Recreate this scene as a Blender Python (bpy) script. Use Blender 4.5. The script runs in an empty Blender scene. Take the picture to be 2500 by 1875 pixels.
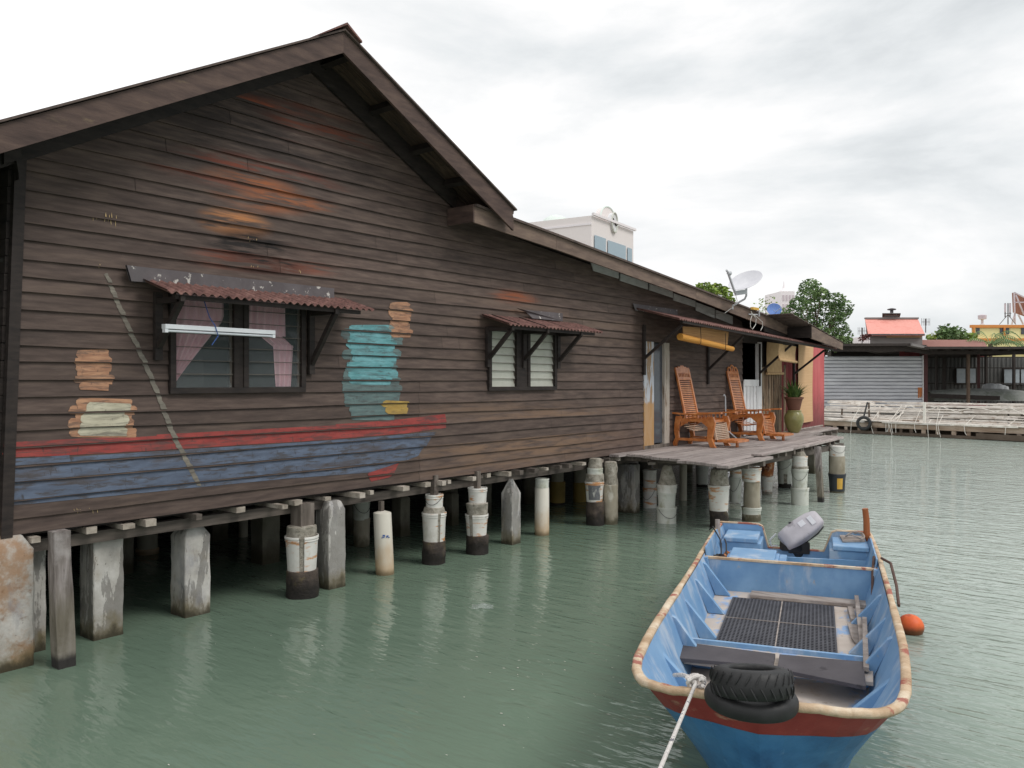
import bpy, math, random
from mathutils import Vector, Matrix, noise
random.seed(7)
S = bpy.context.scene
COL = S.collection
rnd = random.uniform

# ------------------------------------------------------------------ survey
F = 2000.0; A = math.radians(38.7); EYE = 2.3
VX, VY = math.cos(A), math.sin(A); RX, RY = math.sin(A), -math.cos(A)
D = 7.28                                   # distance of the house wall
def W(d, r, z): return Vector((VX*d + RX*r, VY*d + RY*r, z))
def ray(px, py):
    q = (px-1250)/F; return Vector((VX + RX*q, VY + RY*q, -(py-932)/F))
def WL(px, py, y=D):
    d = ray(px, py); t = y/d.y; return Vector((d.x*t, y, EYE + d.z*t))
def G(px, py, z=0.0):
    d = ray(px, py); t = (z-EYE)/d.z; return Vector((d.x*t, d.y*t, z))
def DP(px, py, depth):
    d = ray(px, py); return Vector((d.x*depth, d.y*depth, EYE + d.z*depth))

# ------------------------------------------------------------------ mesh builder
class MB:
    def __init__(s): s.v = []; s.f = []; s.t = []; s.tone = 1.0
    def add(s, vs, fs):
        o = len(s.v); s.v += [Vector(v) for v in vs]
        for f in fs: s.f.append(tuple(o+i for i in f)); s.t.append(s.tone)
        return s
    def quad(s, a, b, c, d): return s.add([a, b, c, d], [(0, 1, 2, 3)])
    def box(s, lo, hi, m=None, taper=0):
        x0, y0, z0 = lo; x1, y1, z1 = hi
        v = [Vector(p) for p in ((x0,y0,z0),(x1,y0,z0),(x1,y1,z0),(x0,y1,z0),(x0,y0,z1),(x1,y0,z1),(x1,y1,z1),(x0,y1,z1))]
        if m: v = [m @ p for p in v]
        return s.add(v, [(0,3,2,1),(4,5,6,7),(0,1,5,4),(1,2,6,5),(2,3,7,6),(3,0,4,7)])
    def bbox(s, lo, hi, b=.004, m=None):
        # box with chamfered vertical+horizontal edges
        x0,y0,z0 = lo; x1,y1,z1 = hi
        rings = []
        for z, i in ((z0, b), (z0+b, 0), (z1-b, 0), (z1, b)):
            rings.append([(x0+b+i,y0+i,z),(x1-b-i,y0+i,z),(x1-i,y0+b+i,z),(x1-i,y1-b-i,z),(x1-b-i,y1-i,z),(x0+b+i,y1-i,z),(x0+i,y1-b-i,z),(x0+i,y0+b+i,z)])
        if m: rings = [[m @ Vector(p) for p in r] for r in rings]
        return s.loft(rings)
    def loft(s, rings, cap=True, closed=True):
        n = len(rings[0]); vs = [p for r in rings for p in r]; fs = []
        for k in range(len(rings)-1):
            for i in range(n if closed else n-1):
                j = (i+1) % n; fs.append((k*n+i, k*n+j, (k+1)*n+j, (k+1)*n+i))
        if cap and closed: fs.append(tuple(range(n))[::-1]); fs.append(tuple((len(rings)-1)*n+i for i in range(n)))
        return s.add(vs, fs)
    def bar(s, p, q, w, h, up=(0,0,1)):
        p, q = Vector(p), Vector(q); x = (q-p); L = x.length; x.normalize(); up = Vector(up)
        y = up.cross(x)
        if y.length < 1e-4: y = Vector((0,1,0)).cross(x)
        y.normalize(); z = x.cross(y)
        def P(a,b,c): return p + x*a + y*b + z*c
        vs = [P(a,b,c) for c in (-h/2,h/2) for (a,b) in ((0,-w/2),(L,-w/2),(L,w/2),(0,w/2))]
        return s.add(vs, [(0,3,2,1),(4,5,6,7),(0,1,5,4),(1,2,6,5),(2,3,7,6),(3,0,4,7)])
    def tube(s, pts, r, n=8, cap=True):
        pts = [Vector(p) for p in pts]; rr = r if isinstance(r, (list, tuple)) else [r]*len(pts)
        rings = []; pn = None
        for i, p in enumerate(pts):
            t = (pts[min(i+1,len(pts)-1)] - pts[max(i-1,0)]).normalized()
            if pn is None:
                pn = t.cross(Vector((0,0,1)))
                if pn.length < .1: pn = t.cross(Vector((1,0,0)))
            pn = (pn - t*pn.dot(t)).normalized(); b = t.cross(pn)
            rings.append([p + (pn*math.cos(2*math.pi*k/n) + b*math.sin(2*math.pi*k/n))*rr[i] for k in range(n)])
        return s.loft(rings, cap)
    def lathe(s, prof, c=(0,0,0), n=24, jit=0, m=None, a0=0, a1=2*math.pi, cap=True, lean=(0,0)):
        c = Vector(c); full = abs(a1-a0-2*math.pi) < 1e-5; rings = []
        for r, z in prof:
            ring = []
            for k in range(n if full else n+1):
                a = a0 + (a1-a0)*k/n; q = r
                if jit:
                    q += jit*noise.noise(Vector((math.cos(a)*r*9 + c.x*3, math.sin(a)*r*9 + c.y*3, z*9)))*1.6
                p = Vector((q*math.cos(a)+lean[0]*z, q*math.sin(a)+lean[1]*z, z))
                ring.append((m @ p if m else p) + c)
            rings.append(ring)
        return s.loft(rings, cap and full, full)
    def prism(s, poly, ext, c=(0,0,0)):
        ext = Vector(ext); a = [Vector(p) for p in poly]; b = [p+ext for p in a]
        return s.loft([a, b])
    def build(s, name, mat, parent=None, smooth=False, label=None, local=False, bevel=0, subd=0, origin=None):
        o0 = Vector((0,0,0))
        if parent is not None: o0 = ORG[parent.name]
        if origin is not None and parent is None: o0 = Vector(origin)
        me = bpy.data.meshes.new(name)
        vs = s.v if (local) else [v-o0 for v in s.v]
        me.from_pydata([tuple(v) for v in vs], [], s.f)
        at = me.attributes.new('tone', 'FLOAT', 'FACE')
        at.data.foreach_set('value', [float(t) for t in s.t])
        me.materials.append(mat); me.validate(); me.update()
        ob = bpy.data.objects.new(name, me); COL.objects.link(ob)
        import bmesh
        bm = bmesh.new(); bm.from_mesh(me)
        if len(bm.faces) < 60000: bmesh.ops.recalc_face_normals(bm, faces=bm.faces[:])
        bm.to_mesh(me); bm.free()
        if smooth:
            for p in me.polygons: p.use_smooth = True
            if smooth != 'all':
                me.set_sharp_from_angle(angle=math.radians(38))
        if bevel:
            b = ob.modifiers.new('bevel', 'BEVEL'); b.width = bevel; b.segments = 2; b.limit_method = 'ANGLE'
        if subd:
            b = ob.modifiers.new('sub', 'SUBSURF'); b.levels = subd; b.render_levels = subd
        if parent is not None: ob.parent = parent
        elif origin is not None: ob.location = o0
        ORG[ob.name] = o0
        if label: ob['label'] = label
        return ob
ORG = {}
def tag(o, label, cat, group=None, kind=None):
    if label: o['label'] = label
    if cat: o['category'] = cat
    if group: o['group'] = group
    if kind: o['kind'] = kind
    return o
def thing(name, label, cat, loc=(0,0,0), rot=0, group=None):
    o = bpy.data.objects.new(name, None); COL.objects.link(o); o.location = loc; o.rotation_euler = (0,0,rot)
    o.empty_display_size = .2
    ORG[o.name] = Vector(loc); return tag(o, label, cat, group)
def copy_tree(o, parent=None):
    c = o.copy(); COL.objects.link(c); c.parent = parent
    for ch in list(o.children): copy_tree(ch, c)
    return c

# ------------------------------------------------------------------ materials
def s2l(c):
    return tuple(((x/255)/12.92 if x/255 <= .04045 else ((x/255+.055)/1.055)**2.4) for x in c) + (1,)
def mat(name, cols, stretch=(1,1,1), ns=6, rough=.75, bump=.25, bdist=.01, bns=None, stains=(), zst=(), spots=(), attr=0, metal=0, spec=.4,
        emit=None, tr=0, lo=.3, hi=.7, alpha=1, coat=0, wave=None, random_shift=True):
    m = bpy.data.materials.new(name); m.use_nodes = True; nt = m.node_tree; N = nt.nodes; L = nt.links
    for n in list(N): N.remove(n)
    out = N.new('ShaderNodeOutputMaterial'); b = N.new('ShaderNodeBsdfPrincipled'); L.new(b.outputs[0], out.inputs[0])
    tc = N.new('ShaderNodeTexCoord'); co = tc.outputs['Object']
    if random_shift:
        oi = N.new('ShaderNodeObjectInfo'); ml = N.new('ShaderNodeMath'); ml.operation = 'MULTIPLY'; ml.inputs[1].default_value = 37
        L.new(oi.outputs['Random'], ml.inputs[0]); va = N.new('ShaderNodeVectorMath'); va.operation = 'ADD'
        L.new(co, va.inputs[0]); L.new(ml.outputs[0], va.inputs[1]); cs = va.outputs[0]
    else: cs = co
    def noise_(sc, st, det=7, r=.6, dist=0):
        mp = N.new('ShaderNodeMapping'); mp.inputs['Scale'].default_value = st; L.new(cs, mp.inputs[0])
        n = N.new('ShaderNodeTexNoise'); n.inputs['Scale'].default_value = sc; n.inputs['Detail'].default_value = det
        n.inputs['Roughness'].default_value = r; n.inputs['Distortion'].default_value = dist
        L.new(mp.outputs[0], n.inputs['Vector']); return n.outputs['Fac']
    def ms(v, a, c):
        r = N.new('ShaderNodeMapRange'); r.interpolation_type = 'SMOOTHSTEP'; L.new(v, r.inputs[0])
        r.inputs[1].default_value = a; r.inputs[2].default_value = c; return r.outputs[0]
    def M(op, a, c):
        n = N.new('ShaderNodeMath'); n.operation = op
        for i, x in enumerate((a, c)):
            if isinstance(x, (int, float)): n.inputs[i].default_value = x
            else: L.new(x, n.inputs[i])
        return n.outputs[0]
    def mix(f, a, c, bl='MIX'):
        n = N.new('ShaderNodeMix'); n.data_type = 'RGBA'; n.blend_type = bl; n.clamp_factor = True
        if isinstance(f, (int, float)): n.inputs[0].default_value = f
        else: L.new(f, n.inputs[0])
        for i, x in ((6, a), (7, c)):
            if isinstance(x, tuple): n.inputs[i].default_value = x
            else: L.new(x, n.inputs[i])
        return n.outputs[2]
    base = noise_(ns, stretch)
    rp = N.new('ShaderNodeValToRGB'); L.new(base, rp.inputs[0]); e = rp.color_ramp.elements
    k = len(cols)
    while len(e) < k: e.new(.5)
    for i, c in enumerate(cols):
        e[i].position = lo + (hi-lo)*i/max(1, k-1); e[i].color = s2l(c)
    c = rp.outputs[0]
    if attr:
        at = N.new('ShaderNodeAttribute'); at.attribute_name = 'tone'
        g = N.new('ShaderNodeCombineColor')
        for i in range(3): L.new(at.outputs['Fac'], g.inputs[i])
        c = mix(float(attr), c, g.outputs[0], 'MULTIPLY')
    sp = N.new('ShaderNodeSeparateXYZ'); L.new(co, sp.inputs[0])
    for (sx, sz, rx, rz, colr, stg) in spots:
        kz = M('FLOOR', M('DIVIDE', M('SUBTRACT', sp.outputs[2], 1.07), .1405), 0); wnz = N.new('ShaderNodeTexWhiteNoise'); wnz.noise_dimensions = '1D'
        L.new(M('ADD', M('MULTIPLY', kz, 3.17), sx), wnz.inputs['W']); bw = wnz.outputs['Value']
        dx = M('DIVIDE', M('SUBTRACT', M('ADD', sp.outputs[0], M('MULTIPLY', M('SUBTRACT', bw, .5), rx*.9)), sx), rx); dz = M('DIVIDE', M('SUBTRACT', sp.outputs[2], sz), rz)
        dd = M('SQRT', M('ADD', M('MULTIPLY', dx, dx), M('MULTIPLY', dz, dz)), 0)
        fall = M('MULTIPLY', ms(dd, 1.0, .25), ms(bw, .12, .45))
        nn = ms(noise_(2.2, (.8, 1, 9), 8, .62, .3), .36, .60)
        c = mix(M('MULTIPLY', M('MULTIPLY', fall, nn), stg), c, s2l(colr))
    for (colr, sns, a, bb, st, stg) in stains:
        f = ms(noise_(sns, st, 8, .65), a, bb); c = mix(M('MULTIPLY', f, stg), c, s2l(colr))
    for (colr, z0, z1, am, stg) in zst:         # marks that sit at a height
        zz = M('ADD', sp.outputs[2], M('MULTIPLY', M('SUBTRACT', noise_(9, (1,1,.6)), .5), am))
        c = mix(M('MULTIPLY', ms(zz, z1, z0), stg), c, s2l(colr))
    L.new(c, b.inputs['Base Color'])
    b.inputs['Roughness'].default_value = rough; b.inputs['Metallic'].default_value = metal
    b.inputs['Specular IOR Level'].default_value = spec; b.inputs['Coat Weight'].default_value = coat
    if bump:
        bp = N.new('ShaderNodeBump'); bp.inputs['Strength'].default_value = bump; bp.inputs['Distance'].default_value = bdist
        L.new(noise_(bns or ns*4, stretch, 8, .65), bp.inputs['Height']); L.new(bp.outputs[0], b.inputs['Normal'])
    if tr: b.inputs['Transmission Weight'].default_value = tr
    if alpha < 1: b.inputs['Alpha'].default_value = alpha
    if emit: b.inputs['Emission Color'].default_value = s2l(emit[0]); b.inputs['Emission Strength'].default_value = emit[1]
    return m

M_ = {}
HX = 12.5                                     # house origin X
def sp_(px, py, rx, rz, col, st):
    p = WL(px*1.1302, py*1.1302); return (p.x-HX, p.z, rx, rz, col, st)
M_['clap'] = mat('dark_stained_clapboard', [(68,56,51),(84,70,64),(100,85,77)], (1,1,8), 3.0, .72, .3, .005, 9, attr=1.0,
    stains=[((104,88,78),2.2,.52,.74,(.5,1,4),.7),((34,30,29),1.5,.55,.75,(.7,1,2.2),.45),((150,140,130),40,.71,.76,(1,1,.18),.30),((112,104,98),26,.60,.72,(.3,1,5),.35)],
    spots=[sp_(560,210,2.6,.8,(42,36,35),.75), sp_(600,330,2.4,.6,(46,38,36),.6), sp_(655,275,1.0,.22,(158,78,48),1.0), sp_(560,380,1.3,.24,(130,62,42),.9), sp_(600,425,.8,.25,(160,92,52),1), sp_(545,490,.5,.20,(196,130,78),.85),
           sp_(590,560,1.1,.22,(140,70,46),.95), sp_(565,545,.75,.34,(28,22,20),1.2), sp_(1120,645,.7,.14,(150,84,54),.9), sp_(1130,665,.6,.12,(120,82,58),.9),
           sp_(700,230,.9,.2,(110,62,46),.7), sp_(1150,940,3.6,.7,(128,102,82),.85), sp_(1250,700,2.8,.7,(112,94,82),.6)], spec=.35)
M_['paint'] = {}
def paint(name, a, b_, wear=.5):
    return mat(name, [a, b_], (1,1,5), 5, .6, .3, .004, 14, stains=[((74,64,60),2.2,.50,.66,(.6,1,4),wear*.75),((66,60,58),6,.50,.62,(.8,1,5),wear*.8),((58,54,52),30,.60,.68,(1,1,.25),wear*.8)], lo=.4, hi=.65)
M_['fascia'] = mat('weathered_fascia_board', [(60,46,42),(80,63,57),(98,79,70)], (1,1,5), 2.5, .7, .4, .005, 14, stains=[((130,112,88),3,.6,.74,(1,1,3),.4)])
M_['fascia2'] = mat('faded_fascia_board', [(92,76,68),(112,94,84),(132,112,98)], (1,1,5), 2.2, .75, .4, .005, 14, stains=[((80,64,58),3,.58,.7,(1,1,3),.5)])
M_['dark'] = mat('dark_timber', [(30,25,24),(46,38,35),(56,48,44)], (1,1,4), 5, .7, .4, .004)
M_['soffit'] = mat('soffit_plank', [(52,42,38),(78,62,52),(104,86,70)], (1,7,1), 3, .8, .5, .004, stains=[((36,28,26),4,.55,.7,(1,1,1),.7)])
M_['greyboard'] = mat('grey_infill_board', [(176,174,172),(200,198,196)], (1,1,3), 5, .8, .2)
M_['roofsheet'] = mat('grimy_roof_sheet', [(74,62,58),(96,82,76),(58,50,48)], (1,1,1), 7, .8, .4)
M_['awning'] = mat('red_fibre_cement_sheet', [(94,68,64),(122,88,82),(146,112,104)], (1,1,1), 9, .9, .5, .006, stains=[((66,52,50),14,.5,.62,(2,2,2),.6),((170,140,130),30,.64,.7,(1,1,1),.5)])
M_['flash'] = mat('peeling_grey_flashing', [(84,78,80),(104,98,100)], (1,1,1), 5, .7, .2, stains=[((196,192,186),9,.60,.64,(1.6,1,1.3),.95)])
M_['floorwood'] = mat('grey_weathered_beam', [(74,66,60),(104,95,88),(134,124,116)], (6,6,1), 1.5, .85, .6, .006, stains=[((40,36,34),3,.55,.7,(1,1,1),.7)])
M_['beam'] = mat('long_floor_beam_wood', [(62,56,52),(92,84,78),(116,106,98)], (1,4,8), 2, .85, .6, .006, stains=[((40,36,34),2,.55,.7,(.5,1,1),.7)])
M_['block'] = mat('sawn_joist_end', [(124,114,104),(166,156,144),(196,186,176)], (1,1,1), 7, .85, .5)
M_['deck'] = mat('silver_grey_decking', [(124,114,112),(162,151,147),(190,180,176)], (.35,7,3), 5, .85, .5, .004, attr=.9, stains=[((92,78,76),5,.55,.7,(.3,4,1),.7)])
M_['concrete'] = mat('aged_pile_concrete', [(160,155,148),(184,180,174),(204,201,196)], (1,1,.8), 3.5, .9, .7, .012, 26,
    stains=[((130,130,138),2.4,.48,.68,(1,1,.6),.7),((140,120,86),3,.56,.72,(1,1,.7),.5),((222,220,216),5,.50,.80,(1,1,.6),.6),((62,58,52),22,.64,.70,(1,1,1),.8),((70,66,62),1.6,.495,.505,(3,3,.6),.5)],
    zst=[((110,98,64),.04,.26,.5,.7),((54,50,38),.0,.13,.28,.9)])
M_['concrete_rusty'] = mat('rust_patched_concrete', [(160,155,148),(184,180,174),(204,201,196)], (1,1,.8), 3.5, .9, .7, .012, 26,
    stains=[((150,108,66),1.6,.46,.58,(1,1,1),.75),((120,84,52),6,.54,.66,(1,1,1),.6),((130,130,138),2.4,.54,.68,(1,1,.6),.6),((62,58,52),22,.64,.70,(1,1,1),.8)], zst=[((110,98,64),.04,.26,.5,.7),((54,50,38),.0,.13,.28,.9)])
M_['concrete_shaft'] = mat('tan_grey_concrete_shaft', [(142,134,118),(172,164,148)], (1,1,.6), 4, .9, .5, .01, 26, stains=[((118,110,88),4,.52,.72,(1,1,.5),.6),((206,202,192),3,.58,.66,(1,1,.5),.6)], zst=[((70,66,48),.03,.2,.4,.85)])
M_['concrete_shaded'] = mat('shade_toned_pile_concrete', [(98,94,84),(126,122,110)], (1,1,.8), 4, .9, .6, .012, 26, stains=[((84,82,62),4,.5,.7,(1,1,.5),.7)], zst=[((60,56,40),.05,.35,.3,.9)])  # darker copy of the pile concrete, under-house shade put into the colour
M_['lump'] = mat('rough_crumbled_concrete', [(120,114,104),(156,150,138),(182,176,166)], (1,1,1), 12, .95, 1.0, .02, 30, stains=[((84,78,68),16,.55,.68,(1,1,1),.8)])
M_['mussel'] = mat('dark_wet_pile_base', [(54,46,44),(76,66,60),(96,84,74)], (1,1,1.4), 8, .8, .9, .015, 30, stains=[((104,92,58),7,.55,.66,(1,1,1),.7)], zst=[((28,26,24),.1,.28,.4,.85)])
M_['bucket'] = mat('white_plastic_bucket', [(206,203,196),(226,224,219)], (1,1,1), 4, .45, .1, .003, spec=.45,
    stains=[((196,128,52),3.0,.535,.62,(1,1,4.5),.85),((176,170,156),6,.52,.7,(1,1,.6),.55),((70,66,64),34,.69,.72,(1,1,1),.8)])
M_['bucket_grey'] = mat('greyish_plastic_bucket', [(190,192,182),(212,213,206)], (1,1,1), 4, .5, .1, .003, stains=[((150,150,120),5,.52,.7,(1,1,.6),.7),((60,58,54),30,.68,.71,(1,1,1),.8)])
M_['bucket_black'] = mat('black_plastic_bucket', [(46,50,54),(60,64,68)], (1,1,1), 4, .45, .1)
M_['bucket_yellow'] = mat('dull_yellow_formwork', [(122,104,52),(150,128,66)], (1,1,1), 4, .7, .2)
M_['rustdrum'] = mat('rusty_drum', [(120,58,44),(168,104,58),(206,196,176)], (1,1,1), 7, .8, .5, stains=[((96,40,34),5,.5,.62,(1,1,1),.9)])
M_['pvc'] = mat('cream_pipe_pile', [(206,200,186),(222,217,206)], (1,1,.5), 3, .5, .15, .004, stains=[((110,104,90),30,.69,.73,(1,1,1),.9)], zst=[((176,134,70),.05,.5,.5,.6),((84,70,44),.0,.1,.08,.8)])
M_['pvc_shaded'] = mat('shade_toned_pipe_pile', [(150,146,130),(170,166,150)], (1,1,.5), 3, .6, .15, .004)  # darker copy of the cream pipe, with the shade put into its colour
M_['bluemark'] = mat('blue_paint_smear', [(52,84,150),(70,100,160)], (1,1,1), 8, .6, 0)
M_['label'] = mat('faded_bucket_label', [(92,94,98),(120,120,122)], (1,1,1), 20, .6, 0, stains=[((200,198,190),9,.56,.62,(1,1,.25),.8)])
M_['ylabel'] = mat('yellow_bucket_label', [(206,160,60),(220,176,84)], (1,1,1), 9, .6, 0)
M_['wire'] = mat('black_wire', [(30,30,32),(44,44,46)], rough=.5, bump=0)
M_['whitewire'] = mat('white_cable', [(196,194,188),(214,212,206)], rough=.5, bump=0)
M_['post'] = mat('old_square_timber', [(88,80,76),(128,120,116),(168,160,158)], (7,7,.8), 2.6, .9, .9, .012, 7, stains=[((52,46,44),3.2,.56,.66,(4,4,.6),.9),((190,184,182),2.4,.56,.72,(1,1,1),.5)], zst=[((110,104,86),.4,.75,.3,.6),((44,42,42),.06,.13,.05,.95)])
M_['glassL'] = mat('louvre_glass', [(150,160,160),(160,168,168)], rough=.05, bump=0, tr=.0, alpha=.22, spec=.9)
M_['glassW'] = mat('frosted_louvre_glass', [(206,206,192),(222,222,210)], rough=.3, bump=0, alpha=.6, spec=.6)
M_['louvre_edge'] = mat('louvre_metal_edge', [(86,78,72),(110,102,94)], rough=.5, bump=0)
M_['pink'] = mat('pink_curtain', [(226,176,186),(238,196,202)], (8,1,1), 4, .9, .2)
M_['cream'] = mat('cream_curtain', [(206,206,192),(226,226,214)], (8,1,1), 4, .9, .2)
M_['room'] = mat('dim_room_wall', [(62,60,58),(78,76,74)], bump=0)
M_['lamp'] = mat('white_enamel_fitting', [(222,224,228),(232,234,238)], rough=.35, bump=0)
M_['lamptube'] = mat('unlit_glass_tube', [(206,210,216),(220,224,228)], rough=.15, bump=0)
M_['whitewood'] = mat('white_painted_wood', [(206,206,206),(226,226,228)], (1,1,.5), 5, .6, .2, stains=[((150,130,118),9,.6,.68,(3,3,.6),.7)])
M_['peel'] = mat('peeling_jamb', [(176,182,190),(196,200,206)], (1,1,.5), 5, .7, .3, stains=[((150,120,84),4,.5,.54,(4,4,.5),.9)], zst=[((176,138,92),1.9,1.95,.25,.9)])
M_['peel2'] = mat('peeling_narrow_jamb', [(160,150,138),(186,178,168)], (3,3,.5), 5, .8, .3, stains=[((110,90,72),5,.55,.62,(5,5,.5),.8)])
M_['redcorr'] = mat('dark_red_sheet', [(104,40,42),(128,54,54)], (1,1,.4), 4, .7, .2)
M_['redpanel'] = mat('pinkish_red_panel', [(184,88,90),(202,108,108)], (1,1,.4), 3, .7, .2, zst=[((104,62,60),1.1,2.3,.9,.8)], stains=[((120,80,78),6,.6,.7,(5,5,.4),.5)])
M_['bamboo'] = mat('bamboo_slats', [(120,84,50),(156,114,66),(180,138,88)], (.4,.4,26), 4, .7, .6, .003, 8)
M_['bamboo_roll'] = mat('rolled_bamboo', [(190,128,48),(214,156,72)], (.5,20,20), 3, .65, .5, .003, 6)
M_['blind'] = mat('beige_cloth_blind', [(176,144,104),(194,162,122)], (1,1,1), 8, .9, .2)
M_['screen'] = mat('beige_reed_screen', [(202,162,120),(216,178,138)], (.5,.5,30), 3, .85, .4, .003)
M_['bark'] = mat('weathered_slab_planks', [(86,64,48),(128,106,84),(160,146,126)], (8,8,.6), 2.5, .9, .8, stains=[((58,48,40),4,.52,.62,(3,3,.6),.9)])
M_['chair'] = mat('varnished_orange_wood', [(164,92,44),(190,116,62),(208,140,84)], (2,2,2), 4, .32, .15, .003, spec=.5, coat=.25)
M_['chairslat'] = mat('pale_worn_slat', [(176,150,128),(200,178,158)], (3,3,3), 5, .5, .15)
M_['jar'] = mat('olive_glazed_jar', [(118,114,66),(146,140,88)], (1,1,1), 4, .3, .15, coat=.3)
M_['terra'] = mat('brown_clay_pot', [(96,62,50),(118,78,62)], (1,1,1), 5, .7, .2)
M_['leaf'] = mat('pot_plant_leaf', [(58,84,38),(92,116,58)], (1,1,1), 8, .5, .1)
M_['grey_steel'] = mat('grey_dish_steel', [(176,178,182),(196,198,202)], rough=.5, bump=0)
M_['dish'] = mat('pale_dish_skin', [(198,198,204),(212,212,216)], rough=.5, bump=0)
M_['bluedish'] = mat('blue_dish_skin', [(84,116,180),(104,134,190)], rough=.6, bump=0)
# boat
wear = [((206,196,182),4,.56,.63,(1,1,2),.75),((150,186,222),7,.55,.7,(1,1,1),.5)]
M_['bin'] = mat('worn_light_blue_paint', [(104,144,184),(130,166,200)], (1,1,1), 4, .5, .2, .004, stains=[((196,202,208),4,.50,.66,(1,1,.35),.55),((82,122,172),2.2,.50,.72,(1,1,1),.6),((170,160,150),16,.64,.70,(1,1,.6),.6)])
M_['bblue'] = mat('deep_blue_hull_paint', [(40,90,140),(62,120,172),(78,136,186)], (1,1,1), 3, .45, .5, .006, 20, stains=[((120,160,196),14,.62,.7,(1,1,.6),.4),((26,64,110),2.4,.55,.68,(1,1,1),.6)])
M_['bred'] = mat('faded_red_hull_band', [(136,48,46),(162,70,64)], (1,1,1), 4, .55, .5, .006, 20, stains=[((178,140,118),6,.58,.66,(1,1,2.4),.7),((92,40,40),3,.52,.66,(1,1,1),.6)])
M_['gun'] = mat('chafed_gunwale_fibre', [(160,132,104),(196,172,144),(220,208,188)], (1,1,1), 5, .9, .7, .008, 40, stains=[((150,66,60),3.0,.55,.60,(1,1,1),.8),((150,124,98),9,.52,.66,(1,1,1),.45),((110,86,70),24,.6,.72,(1,1,1),.5)])
M_['bfloor'] = mat('worn_boat_floor', [(176,164,154),(198,188,180)], (1,1,1), 3, .7, .3, .004, stains=[((118,160,206),2.1,.52,.60,(1,1.6,1),.8),((160,130,104),4,.54,.68,(1,1,1),.6),((120,104,92),14,.60,.68,(1,1,1),.5)])
M_['mat'] = mat('black_rubber_mat', [(62,62,68),(80,80,86)], (1,1,1), 8, .7, .1)
M_['panel'] = mat('black_foam_panel', [(66,62,66),(84,80,84)], (1,1,1), 3, .8, .2, stains=[((48,44,48),5,.6,.68,(1,1,1),.8)])
M_['tyre'] = mat('black_tyre_rubber', [(30,30,31),(46,46,47)], (1,1,1), 9, .55, .4, .004, stains=[((96,92,88),6,.64,.74,(1,1,1),.4)])
M_['cowl'] = mat('faded_grey_cowling', [(164,160,166),(188,184,190)], (1,1,1), 6, .5, .2, stains=[((110,106,110),7,.58,.66,(1,1,1),.6)])
M_['motorblack'] = mat('black_motor_casting', [(24,24,26),(38,38,40)], rough=.4, bump=.2)
M_['driftwood'] = mat('bleached_plank', [(118,108,102),(150,140,134),(170,162,156)], (8,1,8), 2, .9, .6, .004)
M_['stick'] = mat('bleached_stick', [(118,108,102),(150,140,134),(170,162,156)], (2,2,2), 4, .9, .6, .004)
M_['rope'] = mat('white_braided_rope', [(196,190,186),(222,218,214)], (1,1,1), 60, .9, .6, stains=[((92,92,104),40,.60,.64,(1,1,1),.9)])
M_['buoy'] = mat('orange_buoy_skin', [(206,78,30),(230,112,56)], (1,1,1), 6, .5, .3, zst=[((70,58,34),.03,.10,.05,.85)], stains=[((160,60,24),8,.55,.65,(1,1,1),.6)])
M_['rudder'] = mat('brown_varnished_post', [(128,70,36),(166,98,56)], (4,4,1), 3, .5, .3)
M_['hosebrown'] = mat('brown_hose_rubber', [(74,54,48),(96,72,62)], bump=0)
M_['green'] = mat('green_crate_plastic', [(60,150,96),(80,170,112)], rough=.5, bump=0)
# far bank
M_['shed'] = mat('galvanised_sheet', [(178,180,186),(196,198,203),(210,212,216)], (.6,.6,5), 2, .5, .2, metal=0, stains=[((176,100,44),.9,.72,.76,(1,1,.4),.8)])
M_['shed_rust'] = mat('rust_streak', [(170,92,40),(196,130,80)], (4,4,1), 3, .8, .2)
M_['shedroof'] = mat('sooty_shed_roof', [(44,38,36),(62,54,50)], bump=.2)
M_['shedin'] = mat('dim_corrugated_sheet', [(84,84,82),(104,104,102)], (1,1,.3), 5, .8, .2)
M_['maroon'] = mat('maroon_post', [(84,52,54),(104,68,66)], bump=.1)
M_['brownpost'] = mat('brown_post', [(92,76,64),(112,94,80)], bump=.1)
M_['pale'] = mat('bleached_jetty_timber', [(190,182,174),(216,210,202),(232,227,220)], (1,1,3), 3, .9, .4, attr=.8, stains=[((150,132,116),2.4,.52,.66,(1,1,4),.7),((110,92,78),5,.6,.7,(1,1,3),.7)])
M_['quay'] = mat('brown_quay_timber', [(128,106,88),(156,138,122),(178,164,150)], (.4,.4,3), 2, .9, .4, stains=[((88,70,58),2,.52,.68,(1,1,1),.7)])
M_['quaydark'] = mat('dark_quay_timber', [(72,60,50),(98,86,76)], (1,1,1), 2, .9, .3)  # dark brown timber for beams, boards and some posts
M_['fabricrope'] = mat('pale_rope', [(206,200,192),(222,218,210)], bump=0)
M_['hullin'] = mat('grey_green_hull', [(136,140,134),(160,162,158)], bump=.1, stains=[((96,104,90),1.4,.5,.66,(1,1,1),.6)])
M_['sack'] = mat('white_sack', [(170,172,174),(188,190,192)], bump=.3)
M_['coral'] = mat('coral_roof_sheet', [(214,142,130),(226,160,148)], (3,3,.3), 2, .7, .2, stains=[((190,100,90),1,.5,.7,(1,1,1),.5)])
M_['greywood'] = mat('grey_plank_cladding', [(120,116,114),(144,140,138)], (.3,.3,6), 3, .9, .3)
M_['brownroof'] = mat('brown_tile_roof', [(128,86,78),(150,108,98)], (1,1,1), 4, .9, .3)
M_['yellow'] = mat('pale_yellow_render', [(232,224,160),(240,232,176)], (1,1,1), 1, .9, .05)
M_['orange'] = mat('orange_trim_paint', [(206,132,66),(216,146,80)], bump=0)
M_['darkglass'] = mat('dark_window_glass', [(70,74,80),(84,88,94)], rough=.15, bump=0)
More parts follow.
